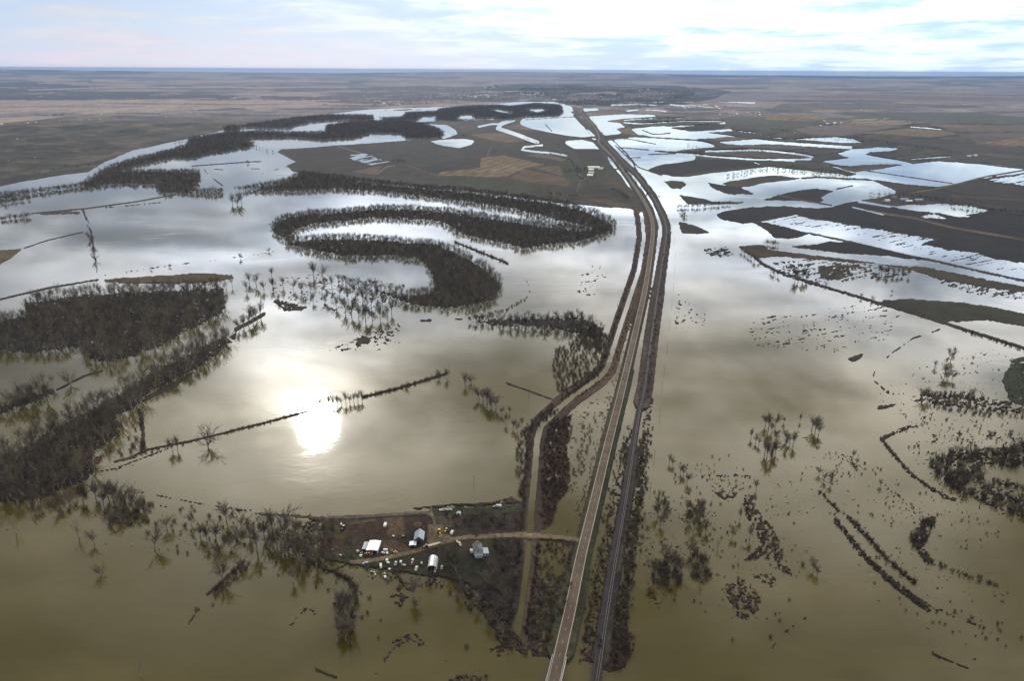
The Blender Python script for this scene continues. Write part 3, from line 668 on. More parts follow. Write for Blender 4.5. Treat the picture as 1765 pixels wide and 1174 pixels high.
def grid_mesh(name, V, K=None):
    me = bpy.data.meshes.new(name)
    nr, nc = V.shape[:2]
    me.vertices.add(nr * nc)
    me.vertices.foreach_set('co', V.reshape(-1).astype(np.float32))
    a = np.arange(nr * nc).reshape(nr, nc)
    q = np.stack([a[1:, :-1], a[1:, 1:], a[:-1, 1:], a[:-1, :-1]], -1).reshape(-1, 4)
    me.loops.add(q.size)
    me.loops.foreach_set('vertex_index', q.reshape(-1).astype(np.int32))
    me.polygons.add(len(q))
    me.polygons.foreach_set('loop_start', (np.arange(len(q)) * 4).astype(np.int32))
    me.polygons.foreach_set('loop_total', np.full(len(q), 4, np.int32))
    me.polygons.foreach_set('use_smooth', np.ones(len(q), bool))
    if K is not None:
        at_ = me.attributes.new('cover', 'FLOAT_COLOR', 'POINT')
        c = np.concatenate([K, np.ones(K.shape[:2] + (1,))], -1)
        at_.data.foreach_set('color', c.reshape(-1).astype(np.float32))
    me.update()
    me.validate()
    return me

def mat(name, col, rough=.8, spec=.3, vary=0.0, vscale=.3, metal=0.0):
    m_ = bpy.data.materials.new(name)
    m_.use_nodes = True
    t = NT(m_.node_tree)
    b = t.n['Principled BSDF']
    b.inputs['Roughness'].default_value = rough
    b.inputs['Specular IOR Level'].default_value = spec
    b.inputs['Metallic'].default_value = metal
    if vary > 0:
        g = t.node('ShaderNodeNewGeometry')
        nz = t.noise(g.outputs['Position'], vscale, 4, .6)
        lo = tuple(c * (1 - vary) for c in col); hi = tuple(c * (1 + vary) for c in col)
        t.put(b.inputs['Base Color'], t.mix(t.ramp(nz, .3, .7), col4(lo), col4(hi)))
    else:
        b.inputs['Base Color'].default_value = col4(col)
    return m_

def obj(name, me, parent=None, mats=(), loc=None):
    o = bpy.data.objects.new(name, me)
    C.objects.link(o)
    for x in mats:
        me.materials.append(x)
    if parent is not None:
        o.parent = parent
    if loc is not None:
        o.location = loc
    return o
def struct(o, kind='structure'):
    o['kind'] = kind
    return o

# ground material: cover colour broken up by clods, stubble and damp patches
GM = bpy.data.materials.new('ground')
GM.use_nodes = True
t = NT(GM.node_tree)
b = t.n['Principled BSDF']
b.inputs['Roughness'].default_value = .95
b.inputs['Specular IOR Level'].default_value = .12
cov = t.node('ShaderNodeAttribute', attribute_name='cover').outputs['Color']
pos = t.node('ShaderNodeNewGeometry').outputs['Position']
na = t.noise(pos, .25, 5, .65); nb = t.noise(pos, .018, 5, .6); nc_ = t.noise(t.vmath('MULTIPLY', pos, (.0045, .0016, .0)), 1.0, 5, .6)
k = t.math('MULTIPLY', t.ramp(na, .25, .75, .55, 1.45), t.math('MULTIPLY', t.ramp(nb, .3, .7, .70, 1.30), t.ramp(nc_, .3, .7, .78, 1.22)))
t.put(b.inputs['Base Color'], t.mix(1.0, cov, t.node('ShaderNodeCombineColor', i_0=k, i_1=k, i_2=k).outputs[0], 'MULTIPLY'))
bp = t.node('ShaderNodeBump', i_Strength=.5, i_Distance=1.2, i_Height=t.noise(pos, .12, 4, .6))
t.put(b.inputs['Normal'], bp.outputs[0])
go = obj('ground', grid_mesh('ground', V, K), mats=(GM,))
struct(go)

# ------------------------------------------------------------------ flood water
WM = bpy.data.materials.new('muddy_water')
WM.use_nodes = True
t = NT(WM.node_tree)
b = t.n['Principled BSDF']
pos = t.node('ShaderNodeNewGeometry').outputs['Position']
big = t.noise(t.vmath('MULTIPLY', pos, (.0035, .0022, 0)), 1.0, 5, .6, .6)
b.inputs['Roughness'].default_value = .085
b.inputs['IOR'].default_value = 1.33
t.put(b.inputs['Base Color'], t.mix(t.ramp(big, .3, .7), (.058, .047, .0125, 1), (.074, .060, .020, 1)))
wavy = t.vmath('ADD', pos, t.vmath('MULTIPLY', t.node('ShaderNodeTexNoise', i_Vector=pos, i_Scale=.006, i_Detail=3.0).outputs['Color'], (120, 120, 0)))
rip = t.noise(t.vmath('MULTIPLY', pos, (.10, .16, 0)), 1.0, 4, .65)
swell = t.noise(t.vmath('MULTIPLY', wavy, (.016, .034, 0)), 1.0, 3, .55)
patch = t.ramp(t.noise(t.vmath('MULTIPLY', wavy, (.0035, .0060, 0)), 1.0, 5, .62, .5), .50, .68)
hgt = t.math('ADD', t.math('MULTIPLY', rip, .55), t.math('MULTIPLY', swell, 1.3))
t.put(b.inputs['Normal'], t.node('ShaderNodeBump', i_Strength=t.math('ADD', .022, t.math('MULTIPLY', patch, .10)), i_Distance=1.0, i_Height=hgt).outputs[0])
t.put(b.inputs['Roughness'], t.ramp(patch, 0, 1, .035, .085))
silt = t.ramp(t.noise(t.vmath('MULTIPLY', wavy, (.0020, .0052, 0)), 1.0, 5, .6, .6), .42, .66)
fine = t.ramp(t.noise(t.vmath('MULTIPLY', wavy, (.010, .045, 0)), 1.0, 4, .6, .3), .35, .70, .93, 1.07)
cw = t.mix(silt, (.046, .0375, .0055, 1), (.066, .0525, .0125, 1))
t.put(b.inputs['Base Color'], t.mix(1.0, cw, t.node('ShaderNodeCombineColor', i_0=fine, i_1=fine, i_2=fine).outputs[0], 'MULTIPLY'))
me = bpy.data.meshes.new('flood_water')
L = 93000.0
me.from_pydata([(-L, -3000, 0), (L, -3000, 0), (L, L, 0), (-L, L, 0)], [], [(0, 1, 2, 3)])
struct(obj('flood_water', me, mats=(WM,)))

# ------------------------------------------------------------------ tools for objects
class MB:
    """collects simple solids and builds one mesh"""
    def __init__(s):
        s.v = []; s.f = []; s.mi = []
    def add(s, vs, fs, mi=0):
        o = len(s.v)
        s.v += [tuple(v) for v in vs]
        s.f += [tuple(i + o for i in f) for f in fs]
        s.mi += [mi] * len(fs)
        return s
    def box(s, c, d, mi=0, rz=0.0, taper=1.0):
        x, y, z = d[0] / 2, d[1] / 2, d[2] / 2
        vs = []
        for sz in (-1, 1):
            k = taper if sz > 0 else 1.0
            for sx, sy in ((-1, -1), (1, -1), (1, 1), (-1, 1)):
                px, py = sx * x * k, sy * y * k
                vs.append((c[0] + px * math.cos(rz) - py * math.sin(rz), c[1] + px * math.sin(rz) + py * math.cos(rz), c[2] + sz * z))
        return s.add(vs, [(3, 2, 1, 0), (4, 5, 6, 7), (0, 1, 5, 4), (1, 2, 6, 5), (2, 3, 7, 6), (3, 0, 4, 7)], mi)
    def tube(s, a, b_, r0, r1, n=8, mi=0, cap=True):
        a = Vector(a); b_ = Vector(b_)
        d = (b_ - a).normalized()
        u = d.orthogonal().normalized(); w_ = d.cross(u)
        vs = [a + (u * math.cos(2 * math.pi * i / n) + w_ * math.sin(2 * math.pi * i / n)) * r0 for i in range(n)]
        vs += [b_ + (u * math.cos(2 * math.pi * i / n) + w_ * math.sin(2 * math.pi * i / n)) * r1 for i in range(n)]
        fs = [(i, (i + 1) % n, n + (i + 1) % n, n + i) for i in range(n)]
        if cap:
            fs += [tuple(range(n - 1, -1, -1)), tuple(range(n, 2 * n))]
        return s.add(vs, fs, mi)
    def prism(s, prof, y0, y1, mi=0):
        """profile in x,z swept along y"""
        n = len(prof)
        vs = [(x, y0, z) for x, z in prof] + [(x, y1, z) for x, z in prof]
        fs = [(i, (i + 1) % n, n + (i + 1) % n, n + i) for i in range(n)] + [tuple(range(n - 1, -1, -1)), tuple(range(n, 2 * n))]
        return s.add(vs, fs, mi)
    def mesh(s, name, smooth=False):
        me = bpy.data.meshes.new(name)
        me.from_pydata(s.v, [], s.f)
        me.polygons.foreach_set('material_index', s.mi)
        if smooth:
            me.polygons.foreach_set('use_smooth', [True] * len(s.f))
        me.update()
        return me
    def build(s, name, mats, parent=None, loc=None, smooth=False):
        return obj(name, s.mesh(name, smooth), parent, mats if isinstance(mats, (list, tuple)) else (mats,), loc)
def tag(o, label, cat, group=None, kind=None):
    o['label'] = label; o['category'] = cat
    if group: o['group'] = group
    if kind: o['kind'] = kind
    return o
def thing(name, label, cat, loc=(0, 0, 0), rz=0.0, group=None):
    o = bpy.data.objects.new(name, None)
    o.empty_display_size = .5
    C.objects.link(o)
    o.location = loc; o.rotation_euler = (0, 0, rz)
    return tag(o, label, cat, group)
def dup(root, loc, rz=0.0, scale=1.0, label=None, group=None):
    r = root.copy(); C.objects.link(r)
    r.location = loc; r.rotation_euler = (0, 0, rz); r.scale = (scale,) * 3 if not isinstance(scale, tuple) else scale
    if label: r['label'] = label
    if group: r['group'] = group
    for ch in list(root.children):
        c = ch.copy(); C.objects.link(c); c.parent = r
        for g in ch.children:
            d = g.copy(); C.objects.link(d); d.parent = c
    return r

# ------------------------------------------------------------------ highway and railway
def smoothline(pts, n=3):
    for _ in range(n):
        q = [pts[0]]
        for a_, b_ in zip(pts[:-1], pts[1:]):
            q += [a_ * .75 + b_ * .25, a_ * .25 + b_ * .75]
        pts = np.array(q + [pts[-1]])
    return pts
def wline(line, z, y0=None, y1=None):
    o = line[np.argsort(-line[:, 1])] if line[0, 1] != line[-1, 1] else line
    p = ground(line[:, 0], line[:, 1], z)
    p = smoothline(p, 3)
    if y0 is not None:
        px, py = topix(p)
        p = p[(py <= y0) & (py >= y1)]
    return p
def normals(p):
    t_ = np.gradient(p[:, :2], axis=0)
    t_ /= np.linalg.norm(t_, axis=1)[:, None] + 1e-9
    return np.stack([-t_[:, 1], t_[:, 0]], 1)
def ribbon(p, offs, widths=None, dz=0.0, th=0.0, mb=None, mi=0):
    """strip between side offsets offs=(a,b) metres along world line p"""
    n = normals(p)
    L_ = np.column_stack([p[:, :2] + n * offs[0], p[:, 2] + dz]); R_ = np.column_stack([p[:, :2] + n * offs[1], p[:, 2] + dz])
    k = len(p); mb = mb or MB()
    vs = list(map(tuple, L_)) + list(map(tuple, R_))
    fs = [(i, k + i, k + i + 1, i + 1) for i in range(k - 1)]
    if th > 0:
        dn = np.array((0, 0, th))
        vs += list(map(tuple, L_ - dn)) + list(map(tuple, R_ - dn))
        fs += [(2 * k + i, i, i + 1, 2 * k + i + 1) for i in range(k - 1)] + [(k + i, 3 * k + i, 3 * k + i + 1, k + i + 1) for i in range(k - 1)] + [(2 * k + i + 1, 3 * k + i + 1, 3 * k + i, 2 * k + i) for i in range(k - 1)]
        fs += [(0, 2 * k, 3 * k, k), (k - 1, 2 * k - 1, 4 * k - 1, 3 * k - 1)]
    return mb.add(vs, fs, mi)
asphalt = mat('worn_asphalt', (.080, .062, .047), .9, .25, .25, .06)
paint = mat('road_paint', (.36, .34, .30), .7)
ypaint = mat('centre_paint', (.40, .30, .12), .7)
ballast = mat('track_ballast', (.023, .020, .022), .95, .2, .3, .5)
ballast2 = mat('track_shoulder', (.030, .026, .027), .95, .2, .25, .3)
steel = mat('rail_steel', (.20, .19, .19), .35, .5, metal=.8)
concrete = mat('concrete', (.30, .28, .25), .9, .2, .2, .3)
timber = mat('dark_timber', (.040, .034, .030), .9, .2, .3, .6)
galv = mat('galvanised_rail', (.42, .42, .41), .5, .5, metal=.3)
ZR = 2.55
hw = wline(HWY, ZR)
struct(ribbon(hw, (-4.6, 4.6), th=.5).build('highway', asphalt))
mk = MB()
ribbon(hw, (-3.95, -3.60), dz=.05, mb=mk); ribbon(hw, (3.60, 3.95), dz=.05, mb=mk)
cum = np.concatenate([[0], np.cumsum(np.linalg.norm(np.diff(hw, axis=0), axis=1))])
for d0 in np.arange(0, min(cum[-1], 1500), 12.0):
    dd = np.array([d0, d0 + 3.5])
    q = np.stack([np.interp(dd, cum, hw[:, i]) for i in range(3)], 1)
    ribbon(q, (-.09, .09), dz=.05, mb=mk, mi=1)
struct(mk.build('road_markings', [paint, ypaint]))
rl = wline(RAIL, 2.6)
struct(ribbon(rl, (-2.1, 2.1), th=.6).build('railway_ballast', ballast))
struct(ribbon(rl - np.array((0, 0, .12)), (2.1, 4.3), th=.5).build('track_shoulder', ballast2))
rm = MB()
ribbon(rl, (-.82, -.66), dz=.20, th=.2, mb=rm); ribbon(rl, (.66, .82), dz=.20, th=.2, mb=rm)
struct(rm.build('rails', steel))

def bridge(line, zt, y0, y1, half, name, label, dm, pm, railing=True, pier_step=14.0):
    p = wline(line, zt, y0, y1)
    root = thing(name, label, 'bridge', tuple(p[len(p) // 2] * np.array((1, 1, 0))))
    base_ = np.array(root.location)
    p = p - base_
    ribbon(p, (-half, half), dz=-.52, th=.9).build('deck', dm, root)
    n = normals(p)
    cu = np.concatenate([[0], np.cumsum(np.linalg.norm(np.diff(p, axis=0), axis=1))])
    def pt(d, off):
        q = np.array([np.interp(d, cu, p[:, i]) for i in range(3)]); nn = np.array([np.interp(d, cu, n[:, i]) for i in range(2)])
        return Vector((q[0] + nn[0] * off, q[1] + nn[1] * off, q[2]))
    if railing:
        for sd in (-1, 1):
            g = MB()
            ribbon(p, (sd * (half - .25) - .12, sd * (half - .25) + .12), dz=.95, th=.35, mb=g)
            for d in np.arange(1, cu[-1], 4.0):
                q = pt(d, sd * (half - .25)); g.box((q.x, q.y, q.z + .25), (.22, .22, .9))
            g.build('railing', galv, root)
    for d in np.arange(4, cu[-1], pier_step):
        g = MB()
        for off in np.linspace(-half * .75, half * .75, 3):
            q = pt(d, off); g.tube((q.x, q.y, -1.5 - base_[2]), (q.x, q.y, q.z - 1.35), .35, .3, 8)
        a_, b_ = pt(d, -half * .9), pt(d, half * .9)
        g.tube((a_.x, a_.y, a_.z - 1.35), (b_.x, b_.y, b_.z - 1.35), .4, .4, 4)
        g.build('pier', pm, root)
    return root
bridge(HWY, ZR, 1290, 1132, 5.0, 'road_bridge', 'concrete road bridge with pale side rails carrying the highway over the water', concrete, concrete)
bridge(RAIL, 2.6, 1290, 1143, 2.5, 'railway_bridge', 'dark single track railway bridge beside the highway bridge at the bottom', timber, timber, False, 9.0)
bridge(RAIL, 2.6, 775, 686, 2.6, 'railway_trestle', 'dark low railway trestle crossing open water between two brown embankments', timber, timber, False, 9.0)

# ------------------------------------------------------------------ bare trees
def add_tube(vs, fs, a, b_, r0, r1, n):
    d = b_ - a
    L_ = d.length
    if L_ < 1e-6: return
    d = d / L_
    u = d.orthogonal().normalized(); w_ = d.cross(u)
    o = len(vs)
    for k in range(n):
        an = 2 * math.pi * k / n
        e = u * math.cos(an) + w_ * math.sin(an)
        vs.append(a + e * r0)
    if r1 <= 0:
        vs.append(b_)
        fs.extend((o + k, o + (k + 1) % n, o + n) for k in range(n))
    else:
        for k in range(n):
            an = 2 * math.pi * k / n
            e = u * math.cos(an) + w_ * math.sin(an)
            vs.append(b_ + e * r1)
        fs.extend((o + k, o + (k + 1) % n, o + n + (k + 1) % n, o + n + k) for k in range(n))
def rdir(rnd, d, spread, upw=0.0):
    o = d.orthogonal().normalized()
    q = Matrix.Rotation(rnd.uniform(0, 2 * math.pi), 3, d) @ o
    v = d * math.cos(spread) + q * math.sin(spread)
    v.z += upw
    return v.normalized()
def limb(rnd, vs, fs, p, d, L_, r, seg, n, bend, upw, pts):
    for i in range(seg):
        e = rdir(rnd, d, rnd.uniform(0, bend), upw)
        q = p + e * (L_ / seg)
        r1 = r * (.80 if i < seg - 1 else .6)
        add_tube(vs, fs, p, q, r, r1, n)
        pts.append((q, e, r1))
        p, d, r = q, e, r1
    return p, d, r
def tree_geo(seed, ht=20.0, limbs=6, sub=6, twigs=9, tw=.10, lean=0.1, spread=.75, low=.22, nt=6, nb=4):
    """trunk and limbs in one list, boughs and twigs in the other"""
    rnd = random.Random(seed)
    tv, tf, cv, cf = [], [], [], []
    d0 = rdir(rnd, Vector((0, 0, 1)), rnd.uniform(0, lean))
    pts = []
    p, d, r = limb(rnd, tv, tf, Vector((0, 0, -1.0)), d0, ht * low + 1.0, ht * .028, 3, nt, .12, .1, pts)
    starts = [(p, d, r)] + pts[1:]
    ends = []
    for k in range(limbs):
        sp, sd, sr = starts[0] if k < 4 else rnd.choice(starts)
        dd = rdir(rnd, sd, rnd.uniform(.25, spread), .25)
        lp = []
        limb(rnd, tv, tf, sp, dd, ht * rnd.uniform(.36, .58), sr * rnd.uniform(.55, .8), 4, nb + 1, .38, .10, lp)
        ends += lp
    for q, e, r1 in ends:
        for k in range(max(1, round(sub / 3))):
            bp_ = []
            dd = rdir(rnd, e, rnd.uniform(.3, .95), .12)
            limb(rnd, cv, cf, q, dd, ht * rnd.uniform(.13, .28), max(r1 * .5, tw), 3, 3, .4, .06, bp_)
            for q2, e2, r2 in bp_:
                for j in range(max(1, round(twigs / 3))):
                    d3 = rdir(rnd, e2, rnd.uniform(.2, 1.0), .12)
                    add_tube(cv, cf, q2, q2 + d3 * ht * rnd.uniform(.06, .15), tw, 0, 3)
    return tv, tf, cv, cf
def to_mesh(name, vs, fs, mi=None):
    me = bpy.data.meshes.new(name)
    me.from_pydata([tuple(v) for v in vs], [], fs)
    if mi is not None:
        me.polygons.foreach_set('material_index', mi)
    me.update()
    return me
def treemat(name, col, spread):
    m_ = mat(name, col, .95, .12)
    t = NT(m_.node_tree)
    r_ = t.node('ShaderNodeObjectInfo').outputs['Random']
    nz = t.noise(t.node('ShaderNodeNewGeometry').outputs['Position'], .22, 3, .6)
    k = t.math('MULTIPLY', t.ramp(r_, 0, 1, 1 - spread, 1 + spread, False), t.ramp(nz, .3, .7, .75, 1.25))
    kb = t.math('MULTIPLY', k, t.ramp(t.math('FRACT', t.math('MULTIPLY', r_, 7.31)), 0, 1, .72, .98, False))
    t.put(t.n['Principled BSDF'].inputs['Base Color'], t.mix(1.0, col4(col), t.node('ShaderNodeCombineColor', i_0=k, i_1=k, i_2=kb).outputs[0], 'MULTIPLY'))
    return m_
bark = treemat('grey_bark', (.150, .132, .116), .40)
twig = treemat('winter_twigs', (.088, .072, .062), .55)
twig_r = treemat('red_willow_twigs', (.062, .040, .034), .45)
pale = mat('bleached_wood', (.24, .22, .20), .9, .15, .2, .5)
VAR = [dict(limbs=9, sub=7, twigs=13, tw=.07), dict(limbs=9, sub=7, twigs=13, tw=.07, spread=1.05), dict(limbs=9, sub=6, twigs=13, tw=.07, low=.16, spread=.9), dict(limbs=8, sub=7, twigs=12, tw=.07, low=.26, spread=.65), dict(limbs=6, sub=4, twigs=7, tw=.06, lean=.35, spread=1.1), dict(limbs=10, sub=7, twigs=14, tw=.05, low=.12, spread=1.1)]
TREES = []
GEO = []
for i, kw in enumerate(VAR):
    tv, tf, cv, cf = tree_geo(100 + i, **kw)
    GEO.append((tv, tf, cv, cf))
    r = thing('bare_tree', 'bare tree', 'tree')
    obj('trunk', to_mesh('tree_trunk', tv, tf), r, (bark,))
    obj('crown', to_mesh('tree_crown', cv, cf), r, (twig,))
    TREES.append(r)
used_tree = [False] * len(TREES)
def stuff_proto(name, geos, mats):
    out = []
    for g in geos:
        tv, tf, cv, cf = g
        o = len(tv)
        me = to_mesh(name, list(tv) + list(cv), list(tf) + [tuple(i + o for i in f) for f in cf], [0] * len(tf) + [1] * len(cf))
        for x in mats: me.materials.append(x)
        out.append(bpy.data.objects.new(name, me))
    return out
PROTO_NEAR = stuff_proto('woodland_tree', [tree_geo(130 + i, limbs=6, sub=5, twigs=7, tw=.085, low=.30, spread=.75, nt=5, nb=3) for i in range(5)], (bark, twig))
far_geo = [tree_geo(300 + i, limbs=5, sub=3, twigs=6, tw=.24, low=.14, spread=.9, nt=4, nb=3) for i in range(4)]
PROTO_FAR = stuff_proto('distant_tree', far_geo, (bark, twig))
def brush_geo(seed, stems=26, ht=4.0, tw=.045):
    rnd = random.Random(seed)
    cv, cf = [], []
    for k in range(stems):
        a_ = rnd.uniform(0, 6.283); rr = rnd.uniform(0, .9) ** .7
        p = Vector((math.cos(a_) * rr, math.sin(a_) * rr, -.3))
        d = Vector((math.cos(a_) * rr * .5, math.sin(a_) * rr * .5, 1)).normalized()
        pts = []
        limb(rnd, cv, cf, p, d, ht * rnd.uniform(.55, 1.0), tw * 1.4, 3, 3, .25, .05, pts)
        for q, e, r1 in pts:
            for j in range(3):
                add_tube(cv, cf, q, q + rdir(rnd, e, rnd.uniform(.2, .9), .1) * ht * rnd.uniform(.14, .32), tw, 0, 3)
    return [], [], cv, cf
BR = [brush_geo(500 + i, stems=22 + 5 * i) for i in range(4)]
PROTO_BRUSH = stuff_proto('brush_clump', BR, (bark, twig))
PROTO_RED = stuff_proto('willow_clump', BR, (bark, twig_r))
PROTO_LOW = stuff_proto('low_scrub', [brush_geo(540 + i, stems=14, ht=1.9, tw=.06) for i in range(3)], (bark, twig))

# geometry-node scatter for the woods nobody could count
def scatter_group(name, protos):
    g = bpy.data.node_groups.new(name, 'GeometryNodeTree')
    g.interface.new_socket('Geometry', in_out='INPUT', socket_type='NodeSocketGeometry')
    g.interface.new_socket('Geometry', in_out='OUTPUT', socket_type='NodeSocketGeometry')
    gi = g.nodes.new('NodeGroupInput'); go_ = g.nodes.new('NodeGroupOutput')
    jn = g.nodes.new('GeometryNodeJoinGeometry')
    for p in protos:
        oi = g.nodes.new('GeometryNodeObjectInfo'); oi.inputs['Object'].default_value = p
        oi.inputs['As Instance'].default_value = False
        ti = g.nodes.new('GeometryNodeGeometryToInstance')
        g.links.new(oi.outputs['Geometry'], ti.inputs[0]); g.links.new(ti.outputs[0], jn.inputs[0])
    ip = g.nodes.new('GeometryNodeInstanceOnPoints')
    ip.inputs['Pick Instance'].default_value = True
    def na_(nm, typ):
        n = g.nodes.new('GeometryNodeInputNamedAttribute'); n.data_type = typ; n.inputs[0].default_value = nm
        return n.outputs[0]
    g.links.new(gi.outputs[0], ip.inputs['Points']); g.links.new(jn.outputs[0], ip.inputs['Instance'])
    g.links.new(na_('pick', 'INT'), ip.inputs['Instance Index'])
    g.links.new(na_('turn', 'FLOAT_VECTOR'), ip.inputs['Rotation'])
    g.links.new(na_('size', 'FLOAT'), ip.inputs['Scale'])
    g.links.new(ip.outputs[0], go_.inputs[0])
    return g
def stuff(name, label, cat, pts, scales, protos, seed=1):
    if len(pts) == 0: return None
    rnd = np.random.RandomState(seed)
    me = bpy.data.meshes.new(name)
    me.vertices.add(len(pts)); me.vertices.foreach_set('co', np.asarray(pts, np.float32).reshape(-1))
    a = me.attributes.new('pick', 'INT', 'POINT'); a.data.foreach_set('value', rnd.randint(0, len(protos), len(pts)).astype(np.int32))
    a = me.attributes.new('size', 'FLOAT', 'POINT'); a.data.foreach_set('value', np.asarray(scales, np.float32))
    tn = np.zeros((len(pts), 3), np.float32); tn[:, 2] = rnd.uniform(0, 6.28, len(pts)); tn[:, 0] = rnd.normal(0, .05, len(pts))
    a = me.attributes.new('turn', 'FLOAT_VECTOR', 'POINT'); a.data.foreach_set('vector', tn.reshape(-1))
    o = obj(name, me)
    md = o.modifiers.new('scatter', 'NODES')
    md.node_group = scatter_group(name + ' scatter', protos)
    return tag(o, label, cat, kind='stuff')
RS = np.random.RandomState(5)
def spread_in(poly, step, jit=.45, thin=0.0, wob=0.0):
    """jittered points with a ground spacing inside a traced outline -> world x,y + plan px"""
    w_ = ground(poly[:, 0], poly[:, 1])
    x0, y0 = w_[:, 0].min(), w_[:, 1].min(); x1, y1 = w_[:, 0].max(), w_[:, 1].max()
    X, Y = np.meshgrid(np.arange(x0, x1, step), np.arange(y0, y1, step))
    X = X + RS.uniform(-jit, jit, X.shape) * step; Y = Y + RS.uniform(-jit, jit, Y.shape) * step
    ox = wob * (fbm(X / 45, Y / 60, 71, 3) - .5) * 3 + wob * RS.normal(0, .25, X.shape); oy = wob * (fbm(X / 45, Y / 60, 73, 3) - .5) * 4 + wob * RS.normal(0, .5, X.shape)
    q = inside(w_[:, :2], X + ox, Y + oy) & (RS.uniform(0, 1, X.shape) >= thin * 2 * fbm(X / 60, Y / 60, 75, 3))
    X, Y = X[q], Y[q]
    px, py = topix(np.stack([X, Y, X * 0], 1))
    return px, py
def zarr(px, py):
    j = np.clip(np.searchsorted(gx, px), 0, NC - 1); i = np.clip(np.searchsorted(gt, py - ridge_y(px)), 0, NR - 1)
    z = np.maximum(TZ[i, j], 0)
    p = ground(px, py, 0)
    k = (z - H) / np.minimum(rays(px, py)[..., 2], -1e-5)
    p = rays(px, py) * k[..., None]; p[..., 2] += H
    p[..., 2] = z
    return p
def pxm(py):
    """plan pixels per metre (upright) near a row"""
    v = py - 120.0
    return v * math.cos(PITCH) / H

